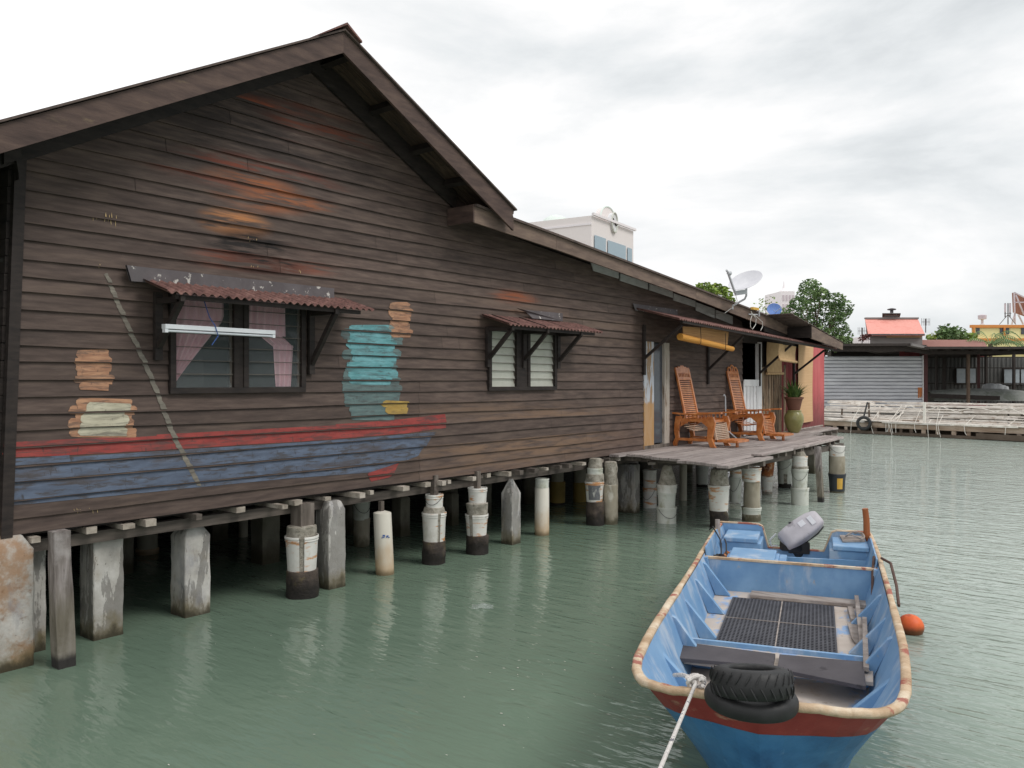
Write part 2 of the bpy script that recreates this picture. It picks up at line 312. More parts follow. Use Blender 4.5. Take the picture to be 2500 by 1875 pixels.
M_['lightglass'] = mat('pale_window_glass', [(150,158,164),(166,174,178)], rough=.2, bump=0)
M_['cityL'] = mat('pinkish_city_render', [(226,218,216),(230,223,221)], bump=0)
M_['cityglass'] = mat('blue_grey_glass', [(150,168,180),(160,178,188)], rough=.2, bump=0)
M_['mint'] = mat('pale_mint_trim', [(212,222,216),(220,228,222)], bump=0)
M_['tower'] = mat('pale_pink_tower', [(230,224,226),(236,230,232)], bump=0)
M_['tower_dk'] = mat('greyish_tower_opening', [(196,184,190),(204,192,198)], bump=0)
M_['board'] = mat('red_brown_hoarding', [(128,84,72),(150,104,88)], (6,6,.5), 1, .8, .1)
M_['bark2'] = mat('tree_bark', [(80,68,56),(108,94,80)], (3,3,1), 4, .9, .5)
def leafmat(name, a, b_, c_):
    return mat(name, [a, b_, c_], (1,1,1), 1.3, .55, 0, attr=.9, spec=.35)
M_['fol1'] = leafmat('almond_tree_leaf', (70,96,56), (100,126,76), (134,156,100))
M_['fol2'] = leafmat('yellowing_leaf', (84,110,40), (122,146,58), (150,150,70))
M_['fol3'] = leafmat('palm_leaf', (84,112,70), (116,142,92), (146,164,116))

# ------------------------------------------------------------------ world, sun, camera
w = bpy.data.worlds.new("World"); S.world = w; w.use_nodes = True
nt = w.node_tree; N = nt.nodes; L = nt.links
for n in list(N): N.remove(n)
SUN_EL, SUN_ROT = math.radians(52), math.radians(150)
out = N.new('ShaderNodeOutputWorld'); sky = N.new('ShaderNodeTexSky'); sky.sky_type = 'NISHITA'; sky.sun_disc = False
sky.sun_elevation = SUN_EL; sky.sun_rotation = SUN_ROT
b1 = N.new('ShaderNodeBackground'); b1.inputs[1].default_value = .1; L.new(sky.outputs[0], b1.inputs[0])
tc = N.new('ShaderNodeTexCoord')
rot = N.new('ShaderNodeMapping'); rot.inputs['Rotation'].default_value = (0, 0, -A); L.new(tc.outputs['Generated'], rot.inputs[0])   # x = ahead, y = left
def wn(scale, st, loc, det=9, rough=.55, dist=.4):
    mp = N.new('ShaderNodeMapping'); mp.inputs['Scale'].default_value = st; mp.inputs['Location'].default_value = loc; L.new(rot.outputs[0], mp.inputs[0])
    n = N.new('ShaderNodeTexNoise'); n.inputs['Scale'].default_value = scale; n.inputs['Detail'].default_value = det; n.inputs['Roughness'].default_value = rough; n.inputs['Distortion'].default_value = dist
    L.new(mp.outputs[0], n.inputs['Vector']); return n.outputs['Fac']
sx = N.new('ShaderNodeSeparateXYZ'); L.new(rot.outputs[0], sx.inputs[0])
def wm(op, a, b_):
    n = N.new('ShaderNodeMath'); n.operation = op
    for i, x in enumerate((a, b_)):
        if isinstance(x, (int, float)): n.inputs[i].default_value = x
        else: L.new(x, n.inputs[i])
    return n.outputs[0]
n1 = wn(1.7, (1, 1, 3.4), (3.1, 1.2, 0.6)); n2 = wn(4.6, (1, 1, 3.0), (1.0, 4.2, 2.0), 8, .6, .2)
fac = wm('ADD', wm('MULTIPLY', n1, .84), wm('MULTIPLY', n2, .16))
fac = wm('ADD', fac, wm('MULTIPLY', sx.outputs[1], .30))          # brighter towards the left
fac = wm('ADD', fac, -.012)
rp = N.new('ShaderNodeValToRGB'); L.new(fac, rp.inputs[0]); e = rp.color_ramp.elements
e[0].position = .28; e[0].color = (.52,.545,.56,1); e[1].position = .56; e[1].color = (1.0,1.0,1.0,1)
q = e.new(.38); q.color = (.66,.68,.69,1); q = e.new(.47); q.color = (.79,.79,.79,1)
b2 = N.new('ShaderNodeBackground'); b2.inputs[1].default_value = 1.06; L.new(rp.outputs[0], b2.inputs[0])
mx = N.new('ShaderNodeMixShader'); mx.inputs[0].default_value = .97
L.new(b1.outputs[0], mx.inputs[1]); L.new(b2.outputs[0], mx.inputs[2]); L.new(mx.outputs[0], out.inputs[0])
sd = bpy.data.lights.new('sun', 'SUN'); sd.energy = 1.35; sd.angle = math.radians(24); sd.color = (1, .965, .91)
so = bpy.data.objects.new('sun', sd); COL.objects.link(so)
sdir = (Vector((VX, VY, 0))*-.35 + Vector((RX, RY, 0))*.75).normalized()*math.cos(SUN_EL) + Vector((0,0,math.sin(SUN_EL)))
so.rotation_euler = sdir.to_track_quat('Z', 'Y').to_euler(); so.location = sdir*30
sky.sun_rotation = math.atan2(sdir.x, sdir.y)
cd = bpy.data.cameras.new('camera'); cam = bpy.data.objects.new('camera', cd); COL.objects.link(cam); S.camera = cam
cd.sensor_width = 36; cd.lens = 36*F/2500; cd.clip_end = 2000; cd.clip_start = .05; cd.shift_y = -5.5/2500
cam.location = (0, 0, EYE); cam.rotation_euler = (math.pi/2, 0, A - math.pi/2)
S.view_settings.view_transform = 'Standard'; S.view_settings.look = 'None'; S.view_settings.gamma = 1; S.view_settings.exposure = 0.28

# ------------------------------------------------------------------ water and land
def water_mat():
    m = bpy.data.materials.new('green_harbour_water'); m.use_nodes = True; nt = m.node_tree; N = nt.nodes; L = nt.links
    b = N['Principled BSDF']; b.inputs['Roughness'].default_value = .015; b.inputs['IOR'].default_value = 1.45
    tc = N.new('ShaderNodeTexCoord')
    def nz(sc, st, rot, det=3, ro=.5):
        mp = N.new('ShaderNodeMapping'); mp.inputs['Scale'].default_value = st; mp.inputs['Rotation'].default_value = (0,0,rot); L.new(tc.outputs['Object'], mp.inputs[0])
        n = N.new('ShaderNodeTexNoise'); n.inputs['Scale'].default_value = sc; n.inputs['Detail'].default_value = det; n.inputs['Roughness'].default_value = ro; n.inputs['Distortion'].default_value = .4
        L.new(mp.outputs[0], n.inputs['Vector']); return n.outputs['Fac']
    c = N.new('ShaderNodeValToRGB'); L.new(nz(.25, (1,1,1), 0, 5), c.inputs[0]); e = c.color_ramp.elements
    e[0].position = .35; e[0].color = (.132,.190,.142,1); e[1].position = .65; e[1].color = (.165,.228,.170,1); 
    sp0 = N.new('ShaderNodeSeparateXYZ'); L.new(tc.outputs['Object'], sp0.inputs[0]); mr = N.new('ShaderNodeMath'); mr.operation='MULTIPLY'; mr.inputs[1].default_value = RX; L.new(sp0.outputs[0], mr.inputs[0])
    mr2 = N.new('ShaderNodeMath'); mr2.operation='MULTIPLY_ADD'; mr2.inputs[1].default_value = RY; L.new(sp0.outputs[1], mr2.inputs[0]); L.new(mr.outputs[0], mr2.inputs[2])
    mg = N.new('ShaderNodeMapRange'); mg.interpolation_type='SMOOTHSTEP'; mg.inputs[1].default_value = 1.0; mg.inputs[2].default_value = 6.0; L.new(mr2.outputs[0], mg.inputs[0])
    mxw = N.new('ShaderNodeMix'); mxw.data_type='RGBA'; L.new(mg.outputs[0], mxw.inputs[0]); L.new(c.outputs[0], mxw.inputs[6]); mxw.inputs[7].default_value = (.36,.42,.37,1); L.new(mxw.outputs[2], b.inputs['Base Color'])  # paler base towards the right: turbid water plus sky glare put into the colour
    def mm(op, a, b_):
        n = N.new('ShaderNodeMath'); n.operation = op
        for i, x in enumerate((a, b_)):
            if isinstance(x, (int, float)): n.inputs[i].default_value = x
            else: L.new(x, n.inputs[i])
        return n.outputs[0]
    # ripples, longer across the view; calmer in the lee beside the house, choppier in the open
    r1 = nz(3.2, (2.3, .6, 1), -A, 2, .45); r2 = nz(9, (2.2, .6, 1), -A+.15, 2, .5); r3 = nz(.8, (1.4, .8, 1), -A-.2, 2, .5)
    sp = N.new('ShaderNodeSeparateXYZ'); L.new(tc.outputs['Object'], sp.inputs[0])
    # open water lies to the right of the boat: coordinate along the camera's right
    rr = mm('ADD', mm('MULTIPLY', sp.outputs[0], RX), mm('MULTIPLY', sp.outputs[1], RY))
    op = N.new('ShaderNodeMapRange'); op.interpolation_type = 'SMOOTHSTEP'; L.new(rr, op.inputs[0]); op.inputs[1].default_value = -.6; op.inputs[2].default_value = 4.0; op.inputs[3].default_value = .42; op.inputs[4].default_value = 1.0
    r4 = nz(26, (1.8, .7, 1), -A+.1, 2, .5)
    h = mm('ADD', mm('ADD', mm('MULTIPLY', r1, .030), mm('MULTIPLY', r2, .0085)), mm('MULTIPLY', r3, .03))
    h = mm('ADD', mm('MULTIPLY', h, op.outputs[0]), mm('MULTIPLY', r2, .0020))
    h = mm('ADD', h, mm('MULTIPLY', mm('MULTIPLY', r4, .0011), op.outputs[0]))
    bp = N.new('ShaderNodeBump'); bp.inputs['Strength'].default_value = 1; bp.inputs['Distance'].default_value = 1.0
    L.new(h, bp.inputs['Height']); L.new(bp.outputs[0], b.inputs['Normal'])
    return m
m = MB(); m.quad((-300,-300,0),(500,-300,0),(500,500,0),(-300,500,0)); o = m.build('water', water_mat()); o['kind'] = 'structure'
M_['ground'] = mat('bare_ground', [(110,104,92),(130,124,110)], bump=.2)
m = MB(); p = [W(40.5,10,0), W(34.8,40,0), W(200,160,0), W(260,-150,0), W(60,-40,0), W(44,4,0)]
m.prism([Vector((a.x,a.y,-1)) for a in p], (0,0,1.35)); o = m.build('ground', M_['ground']); o['kind'] = 'structure'

# ------------------------------------------------------------------ the clapboard house
house = thing('wooden_house', 'dark brown clapboard house on piles with long sloping roof over the water', 'house', (HX, 9.5, 0))
YF = 6.68                                        # plane of the rake fascia
f0 = WL(0, 303, YF); f1 = WL(839, 78, YF); f2 = WL(1255, 514, YF)
sl = (f1.z-f0.z)/(f1.x-f0.x); sr = (f2.z-f1.z)/(f2.x-f1.x)
l0 = WL(1158, 503, 6.8); l1 = WL(1358, 576, 6.8); l2 = WL(1700, 706, 6.8); l3 = WL(1945, 800, 6.8)
FH = .215
def roofz(X):                                    # underside of the roof above the wall
    if X <= f1.x: z = f1.z + sl*(X-f1.x)
    else: z = f1.z + sr*(X-f1.x)
    if X > f1.x:
        zl = lowz(X)
        z = max(z, zl) if X > l0.x else z
    return z - .06
def lowz(X):
    pts = [l0, l1, l2, l3]
    for a, b_ in zip(pts, pts[1:]):
        if X <= b_.x or b_ is l3: return a.z + (b_.z-a.z)*(X-a.x)/(b_.x-a.x)
def XL(z): t = (z-1.07)/(3.7-1.07); return (1-t)*WL(8,1307).x + t*WL(38,430).x
XE = WL(1811, 900).x                             # clapboard stops at the porch opening
XEND = WL(2009, 1040).x
w1 = [WL(409,960).x, WL(739,955).x, WL(409,961).z, 3.2]
w2 = [WL(1187,954).x, WL(1353,951).x, WL(1187,954).z, WL(1187,797).z]
dr = [WL(1569,900).x, WL(1631,900).x, 1.0, WL(1569,833).z]
opens = [w1, w2, dr]
ROW = .1405; rows = [1.07]
k = 0
while rows[-1] < 6.1:
    rows.append(1.07 + ROW*(k+1) + rnd(-.009, .009)); k += 1
def yrow(z):
    for a, b_ in zip(rows, rows[1:]):
        if a <= z <= b_ + 1e-6: return D - .003 - .024*(1-(z-a)/(b_-a))
    return D
XJ = WL(1021, 1100).x                            # seam between the old and the newer boards
def spans(z):
    lo = XL(z)
    hi = None; X = lo; best = []
    # left limit from left slope, right limit from right part
    xl = max(lo, f1.x + (z+.06-f1.z)/sl)
    hi = XE
    step = .05; X = f1.x
    if roofz(X) < z: return None
    while X < XE and roofz(X) >= z: X += step
    hi = min(X, XE)
    return xl, hi
wall = MB()
for k, (za, zb) in enumerate(zip(rows, rows[1:])):
    cuts = [za, zb] + [z for o_ in opens for z in (o_[2], o_[3]) if za < z < zb]
    cuts.sort()
    joints = [XJ + (rnd(-.01,.01)) if k < 9 else 5.5+rnd(-1,3)]
    x = 9.3 + rnd(0, 2.5)
    while x < XE: joints.append(x); x += rnd(1.6, 4.2)
    if k >= 9 and k % 3 == 0: joints.append(rnd(3, 9))
    joints.sort()
    tones = [rnd(.82, 1.12) * (1.15 if j > 0 else 1) for j in range(len(joints)+2)]
    for ca, cb in zip(cuts, cuts[1:]):
        A_, B_ = spans(ca+1e-4), spans(cb-1e-4)
        if not A_: continue
        if not B_: B_ = (f1.x, f1.x+.01)
        zm = (ca+cb)/2
        holes = sorted([(o_[0], o_[1]) for o_ in opens if o_[2] < zm < o_[3]])
        pieces = []; cur = None
        segs = []; x0 = None
        edges = [('L', A_[0], B_[0])]
        for hx0, hx1 in holes: edges += [('h', hx0, hx0), ('h', hx1, hx1)]
        edges.append(('R', A_[1], B_[1]))
        for i in range(0, len(edges), 2):
            segs.append((edges[i][1], edges[i][2], edges[i+1][1], edges[i+1][2]))
        for (a0, b0, a1, b1_) in segs:
            js = [j for j in joints if max(a0,b0)+.1 < j < min(a1,b1_)-.1]
            pts = [(a0,b0)] + [(j,j) for j in js] + [(a1,b1_)]
            for (pa, pb), (qa, qb) in zip(pts, pts[1:]):
                ti = sum(1 for j in joints if j < (pa+qa)/2); wall.tone = tones[ti]
                g = .0025
                n = max(1, int((qa-pa)/.6)); jj = (ti*.37 % 1 - .5)*.002
                for i in range(n):
                    u, v = i/n, (i+1)/n
                    xa0 = pa+(qa-pa)*u + (g if i == 0 else 0); xa1 = pa+(qa-pa)*v - (g if i == n-1 else 0)
                    xb0 = pb+(qb-pb)*u + (g if i == 0 else 0); xb1 = pb+(qb-pb)*v - (g if i == n-1 else 0)
                    wa = .006*math.sin(xa0*1.3+k*1.7)+.003*math.sin(xa0*4.1+k*3.1); wb = .006*math.sin(xa1*1.3+k*1.7)+.003*math.sin(xa1*4.1+k*3.1)
                    if ca > za+1e-6: wa = wb = 0
                    ya, yb = yrow(ca+1e-5)+jj, yrow(cb-1e-5)+jj
                    lp = .012 if ca == za and k > 0 else 0
                    wall.quad((xa0,ya,ca+wa-lp),(xa1,ya,ca+wb-lp),(xb1,yb,cb),(xb0,yb,cb))
                    if ca == za: wall.quad((xa0,D+.01,ca+wa-lp),(xa1,D+.01,ca+wb-lp),(xa1,ya,ca+wb-lp),(xa0,ya,ca+wa-lp))
wall_o = wall.build('clapboard_wall', M_['clap'], house)
# inner lining behind the boards (keeps light out)
inn = MB(); Yi = D+.03
def lin(x0, x1, z0, z1): inn.box((x0,Yi,z0),(x1,Yi+.03,z1))
zt = 3.35
lin(XL(2)+.05, w1[0], 1.1, zt); lin(w1[0], w1[1], 1.1, w1[2]); lin(w1[1], w2[0], 1.1, zt); lin(w2[0], w2[1], 1.1, w2[2]); lin(w2[0], w2[1], w2[3], zt)
lin(w2[1], dr[0], 1.1, zt); lin(dr[0], dr[1], dr[3], zt); lin(dr[1], XE, 1.1, zt); lin(w1[0], w1[1], w1[3], zt)
zz_ = 3.36
while zz_ < 5.75:
    sp1 = spans(zz_+.30)
    if not sp1: break
    inn.box((max(sp1[0],XL(2)+.05)+.02,Yi,zz_),(min(sp1[1],XE)-.02,Yi+.03,zz_+.30)); zz_ += .30
inn.build('wall_lining', M_['room'], house)
# other walls and floor
m = MB(); x0 = XL(2)
for k in range(int((4.32-1.07)/ROW)):
    za = 1.07+k*ROW
    m.box((XL(za)-.05, D+.03, za),(XL(za)+.03, 14, za+ROW-.006))
m.build('side_wall', M_['dark'], house)
m = MB(); m.box((XL(1.1)+.02, 12, 1.1),(XEND, 12.05, 3.27)); m.box((XEND-.05, D+.06, 1.1),(XEND-.003, 12, 3.27))
m.box((XE+.02, D+.9, 1.12),(XE+.07, 12, 3.1)); m.build('back_wall', M_['room'], house)
m = MB(); m.box((XL(1.1)+.02, D+.07, 3.27),(XEND, 12, 3.3)); m.build('ceiling', M_['room'], house)
m = MB(); m.box((XE+.02,D-.02,3.16),(XEND,D+.02,3.5)); m.build('porch_header', M_['dark'], house)
m = MB(); m.box((XL(1.1)+.05, D+.035, 1.04),(XEND, 14, 1.095)); m.build('floor_slab', M_['dark'], house)
nb_ = thing('neighbour_light_blocker','dark blocks added behind and beside the clapboard house to keep sky light out','house',(12,22,0)); m = MB(); m.box((-3,14.05,1.0),(30,24,1.1)); m.build('floor_slab', M_['dark'], nb_); m = MB(); m.box((-3,14.1,1.1),(30,14.2,3.0)); m.build('wall', M_['dark'], nb_); m = MB(); m.box((-3,13.2,-.3),(30,13.35,1.0)); m.build('dark_closing_boards', M_['dark'], nb_); m = MB(); m.box((-8,7.7,-.3),(2.15,13,4.2)); m.build('left_sky_blocker', M_['dark'], nb_)  # blocks added to shut out sky light at the left and under the house
# corner board and eave stub at the left corner
m = MB(); m.prism([(XL(1.05)-.03,D-.04,1.05),(XL(1.05)+.055,D-.04,1.05),(XL(4.1)+.055,D-.04,4.1),(XL(4.1)-.03,D-.04,4.1)], (0,.06,0)); m.build('corner_board', M_['dark'], house)
m = MB(); m.prism([WL(x,y,D-.11) for x,y in ((10,372),(50,362),(62,426),(46,438),(46,424),(40,392),(10,400))], (0,.07,0)); m.build('eave_bracket', M_['dark'], house)
# main gable roof
def slab(pts, y0, y1, th): 
    mm = MB(); up = [(x, y0, z) for x, z in pts] + [(x, y0, z-th) for x, z in reversed(pts)]
    mm.prism(up, (0, y1-y0, 0)); return mm
XLo = 1.2; rl = (XLo, f1.z + sl*(XLo-f1.x)); rr_ = (f2.x, f2.z)
m = MB()
def sheet(m, xa, za, xb, zb, y0, y1, th=.02):
    m.prism([(xa,y0,za),(xb,y0,zb),(xb,y0,zb-th),(xa,y0,za-th)], (0,y1-y0,0))
sheet(m, rl[0], rl[1]+.03, f1.x, f1.z+.03, YF-.03, 14)
m.build('roof', M_['roofsheet'], house)
m = MB(); sheet(m, f1.x, f1.z+.03, f2.x+.03, f2.z+.02, YF-.03, 14); m.build('roof', M_['roofsheet'], house)
m = MB(); rc = WL(846, 62, YF-.03)
m.prism([(f1.x-.34,YF-.06,f1.z-.34*sl+.045),(f1.x,YF-.06,f1.z+.085),(f1.x+.2,YF-.06,f1.z+.2*sr+.055),(f1.x+.2,YF-.06,f1.z+.2*sr+.035),(f1.x,YF-.06,f1.z+.06),(f1.x-.34,YF-.06,f1.z-.34*sl+.032)], (0,7,0)); m.build('ridge_cap', M_['awning'], house)
# fascia boards (rake)
m = MB(); m.prism([(rl[0],YF,rl[1]),(f1.x,YF,f1.z),(f1.x,YF,f1.z-FH*1.0),(rl[0],YF,rl[1]-FH*1.0)], (0,.03,0)); m.build('rake_fascia', M_['fascia'], house)
b_ = WL(1255, 563, YF)
m = MB(); m.prism([(f1.x+.001,YF,f1.z),(f2.x,YF,f2.z),(f2.x-.01,YF,f2.z-.05),(f2.x-.03,YF,f2.z-.04),(f2.x-.01,YF,f2.z-.10),(f2.x-.01,YF,b_.z),(f1.x+.001,YF,f1.z-FH*1.0)], (0,.03,0)); m.build('rake_fascia', M_['fascia'], house)
# soffit planks, dark inner bargeboard on the wall, purlins
m = MB()
for i in range(7):
    y = YF+.05+i*.085
    sheet(m, rl[0], rl[1]-.005, f1.x, f1.z-.005, y, y+.08, .012); 
m.build('soffit', M_['dark'], house)
m = MB()
for i in range(7):
    y = YF+.05+i*.085
    sheet(m, f1.x, f1.z-.008, f2.x, f2.z-.008, y, y+.08, .012)
m.build('soffit', M_['soffit'], house)
def strip(m, x0, x1, fz, off0, off1, y0, y1, n=1):
    m.prism([(x0,y0,fz(x0)-off0),(x1,y0,fz(x1)-off0),(x1,y0,fz(x1)-off1),(x0,y0,fz(x0)-off1)], (0,y1-y0,0))
lf = lambda X: f1.z + sl*(X-f1.x); rf = lambda X: f1.z + sr*(X-f1.x)
m = MB(); strip(m, rl[0], f1.x, lf, .03, .30, D-.07, D-.032); m.build('inner_bargeboard', M_['dark'], house)
m = MB(); strip(m, f1.x+.002, WL(1104,520).x, rf, .03, .27, D-.07, D-.032); m.build('inner_bargeboard', M_['dark'], house)
for t in (.06,.30,.53,.74,.95):
    m = MB(); X = f1.x + (f2.x-f1.x)*t; z = rf(X)
    m.bar((X,YF+.035,z-.075),(X,D-.072,z-.075),.07,.09,(sr,0,-1)); m.build('purlin', M_['dark'], house)
for t in (.16,.4,.64,.88):
    m = MB(); X = rl[0] + (f1.x-rl[0])*t; z = lf(X)
    m.bar((X,YF+.035,z-.075),(X,D-.072,z-.075),.07,.09,(sl,0,-1)); m.build('purlin', M_['dark'], house)
# lower lean-to roof
m = MB()
P_ = [l0, l1, l2, l3]
for a, c in zip(P_, P_[1:]): sheet(m, a.x, a.z+.025, c.x, c.z+.025, 6.76, 14, .03)
m.build('lower_roof', M_['roofsheet'], house)
lb = [WL(1158,543,6.8), WL(1358,609,6.8), WL(1700,731,6.8), WL(1930,824,6.8)]
for (a, c, d_, e_) in zip(P_, P_[1:], lb, lb[1:]):
    m = MB(); m.prism([(a.x+.002,6.8,a.z),(c.x-.002,6.8,c.z),(c.x-.002,6.8,e_.z),(a.x+.002,6.8,d_.z)], (0,.03,0)); m.build('eave_fascia', M_['fascia2'], house)
m = MB(); m.box((l0.x-.02,6.802,l0.z-.20),(l0.x,D-.035,l0.z+.02)); m.build('fascia_return', M_['fascia'], house)
m = MB(); 
for a, c in zip(P_, P_[1:]):
    m.prism([(a.x,6.84,a.z-.01),(c.x,6.84,c.z-.01),(c.x,6.84,c.z-.03),(a.x,6.84,a.z-.03)], (0,.5,0))
m.build('lower_soffit', M_['dark'], house)
# roof piece over the far end, standing further out
e0 = WL(1982,796,6.25); e1 = WL(2058,838,6.25)
m = MB(); xs = e0.x-2.6; zs_ = e0.z + (e1.z-e0.z)/(e1.x-e0.x)*(xs-e0.x)
nn = 40
prof = []
for i in range(nn+1):
    X = e0.x-1.3 + (e1.x-e0.x+1.3)*i/nn; z = e0.z + (e1.z-e0.z)*(X-e0.x)/(e1.x-e0.x)+.03+.012*math.sin(i*2.0); prof.append((X,z))
m.prism([(x,6.24,z) for x,z in prof]+[(x,6.24,z-.015) for x,z in reversed(prof)], (0,5,0)); m.build('end_roof', M_['roofsheet'], house)
m = MB(); m.prism([(e0.x,6.25,e0.z),(e1.x,6.25,e1.z),(e1.x,6.25,e1.z-.16),(e0.x,6.25,e0.z-.28)], (0,.03,0)); m.build('eave_fascia', M_['fascia2'], house)
m = MB(); m.box((e0.x-.02,6.252,e0.z-.26),(e0.x,6.8,e0.z-.01)); m.prism([(e0.x-1.3,6.83,e0.z+.12),(e0.x,6.83,e0.z-.02),(e0.x,6.83,e0.z-.26),(e0.x-1.3,6.83,e0.z-.16)],(0,.02,0)); m.build('fascia_return', M_['dark'], house)
# grey infill boards under the lower roof
for q in [((1444,640),(1511,664),(1511,680),(1450,661)), ((1515,668),(1582,690),(1582,707),(1515,685)), ((1586,693),(1643,710),(1643,727),(1586,708)),
          ((1645,716),(1698,735),(1698,750),(1645,733)), ((1700,738),(1745,754),(1745,777),(1700,758)), ((1748,757),(1789,772),(1789,792),(1748,776))]:
    m = MB(); pts = [WL(x,y,D-.05) for x,y in q]; m.prism(pts, (0,.018,0)); m.build('infill_board', M_['greyboard'], house)
m = MB(); pts = [WL(x,y,D-.055) for x,y in ((1727,735),(1733,737),(1733,766),(1727,764))]
# beams and joist ends under the floor
m = MB(); m.box((XL(1),7.36,.885),(14.2,7.46,.985)); m.build('floor_beam', M_['beam'], house)
m = MB(); m.box((XL(1),10.2,.885),(XEND,10.3,.985)); m.build('floor_beam', M_['beam'], house)
x = 2.75
while x < 14:
    wd = rnd(.05,.11); h = rnd(.04,.065); y = rnd(7.08,7.28)
    m = MB(); m.box((x,y,.988),(x+wd,8.6,.988+h)); m.build('joist', M_['block'] if random.random()<.8 else M_['beam'], house)
    x += rnd(.18,.55)

# ---- corrugated helper
def corr(m, a0, a1, c0, c1, pitch=.085, amp=.014, th=.008, n=None, droop=0):
    # a0->a1 wall edge, c0->c1 outer edge, waves run along a
    a0,a1,c0,c1 = map(Vector,(a0,a1,c0,c1)); L_ = (a1-a0).length; n = max(8,int(L_/pitch*6)); top=[];rows_=5
    g = []
    for j in range(rows_+1):
        v = j/rows_; r = []
        for i in range(n+1):
            u = i/n; p = a0.lerp(a1,u).lerp(c0.lerp(c1,u),v); r.append(p + Vector((0,0,amp*math.cos(2*math.pi*u*L_/pitch))))
        g.append(r)
    for j in range(rows_):
        for i in range(n):
            m.quad(g[j][i],g[j][i+1],g[j+1][i+1],g[j+1][i])
    dn = Vector((0,0,-th))
    for i in range(n):
        m.quad(g[-1][i],g[-1][i+1],g[-1][i+1]+dn,g[-1][i]+dn)
        for j in range(rows_): m.quad(g[j][i]+dn,g[j][i+1]+dn,g[j+1][i+1]+dn,g[j+1][i]+dn)
    return m
def awning(name, xa, xb, zw, zf, out_, pitch, brk, flash=None, tilt=0, label=None, post=True):
    m = MB(); corr(m, (xa,D-.03,zw),(xb,D-.03,zw+tilt),(xa,D-out_,zf),(xb,D-out_,zf+tilt), pitch)
    a = m.build(name, M_['awning'], house, label=label, smooth='all')
    for X, zb_, zt_, o_ in brk:
        m = MB()
        m.box((X-.035,D-.075,zb_-.12),(X+.035,D-.031,zt_-.05))
        m.bar((X,D-.07,zb_),(X,D-o_,zf-.065),.045,.05)
        m.bar((X,D-.03,zf-.05),(X,D-o_-.03,zf-.05),.045,.05)
        m.build('bracket', M_['dark'], a)
    m = MB(); m.box((xa+.1,D-out_+.05,zf-.055+min(0,tilt)),(xb-.15,D-out_+.09,zf-.016+min(0,tilt))); m.build('edge_batten', M_['dark'], a)
    return a
# window 1 awning
a1x = WL(336,685).x; z1w = 3.235; z1f = 3.085
aw1 = awning('awning', a1x, WL(914,756,6.76).x, z1w, z1f, .52, .085, [(3.83,2.62,3.17,.46),(5.55,2.50,3.16,.46)], label='long corrugated awning over the big louvred window')
m = MB(); p = [WL(307,647,D-.10),WL(816,704,D-.10),WL(816,729,D-.10),WL(560,705,D-.10),WL(318,686,D-.10)]; m.prism(p,(0,.012,0)); 
m.prism([WL(307,647,D-.10),WL(318,686,D-.10),WL(330,690,D-.03),WL(318,650,D-.03)],(.01,0,0)); m.build('flashing', M_['flash'], aw1)
# window 2 awning
p0 = WL(1170,768); xr = WL(1412,790).x
aw2 = awning('awning', p0.x, WL(1472,813,6.76).x, p0.z+.0, p0.z-.15, .52, .085, [(w2[0]-.02,2.62,p0.z-.11,.46),(WL(1272,900).x,2.62,p0.z-.11,.46),(w2[1]+.03,2.62,p0.z-.11,.46)], label='small corrugated awning over the pale louvred window')
m = MB(); m.prism([WL(1262,752,D-.06),WL(1278,756,D-.09),WL(1374,765,D-.09),WL(1374,784,D-.09),WL(1300,777,D-.09),WL(1285,762,D-.06)],(0,.012,0)); m.build('flashing', M_['flash'], aw2)
# lap strips
for xx in (8.6, 9.2, 9.75):
    m = MB(); m.bar((xx,D-.04,p0.z+.012),(xx,D-.52,p0.z-.14),.012,.012); m.build('lap_strip', M_['dark'], aw2)
# porch awning
pa = WL(1546,752)
m = MB(); corr(m, (pa.x,D-.03,pa.z),(20.9,D-.03,3.38),(pa.x+.05,6.42,3.36),(20.9,6.42,3.13), .09, .014)
aw3 = m.build('awning', M_['awning'], house, smooth='all', label='long corrugated awning over the porch deck')
m = MB(); m.prism([WL(1546,741,D-.06),WL(1654,756,D-.06),WL(1654,772,D-.06),WL(1552,758,D-.06)],(0,.012,0)); m.build('flashing', M_['flash'], aw3)
m = MB(); m.bar((12.7,6.47,3.325),(20.7,6.47,3.10),.05,.05); m.build('edge_batten', M_['dark'], aw3)
m = MB(); m.bar((14.6,6.56,3.325),(17.4,6.55,3.245),.05,.02); m.build('pale_lap_strip', M_['whitewood'], aw3)
for X,zb_ in ((dr[0]-.03,2.72),(15.35,2.55),(18.0,2.5),(20.2,2.5)):
    m = MB(); zt_ = 3.33-(X-12.7)*.028-.02; m.box((X-.03,D-.07,zb_-.3),(X+.03,D-.03,zt_)); m.bar((X,D-.06,zb_),(X,6.5,zt_-.04),.04,.045); m.build('bracket', M_['dark'], aw3)

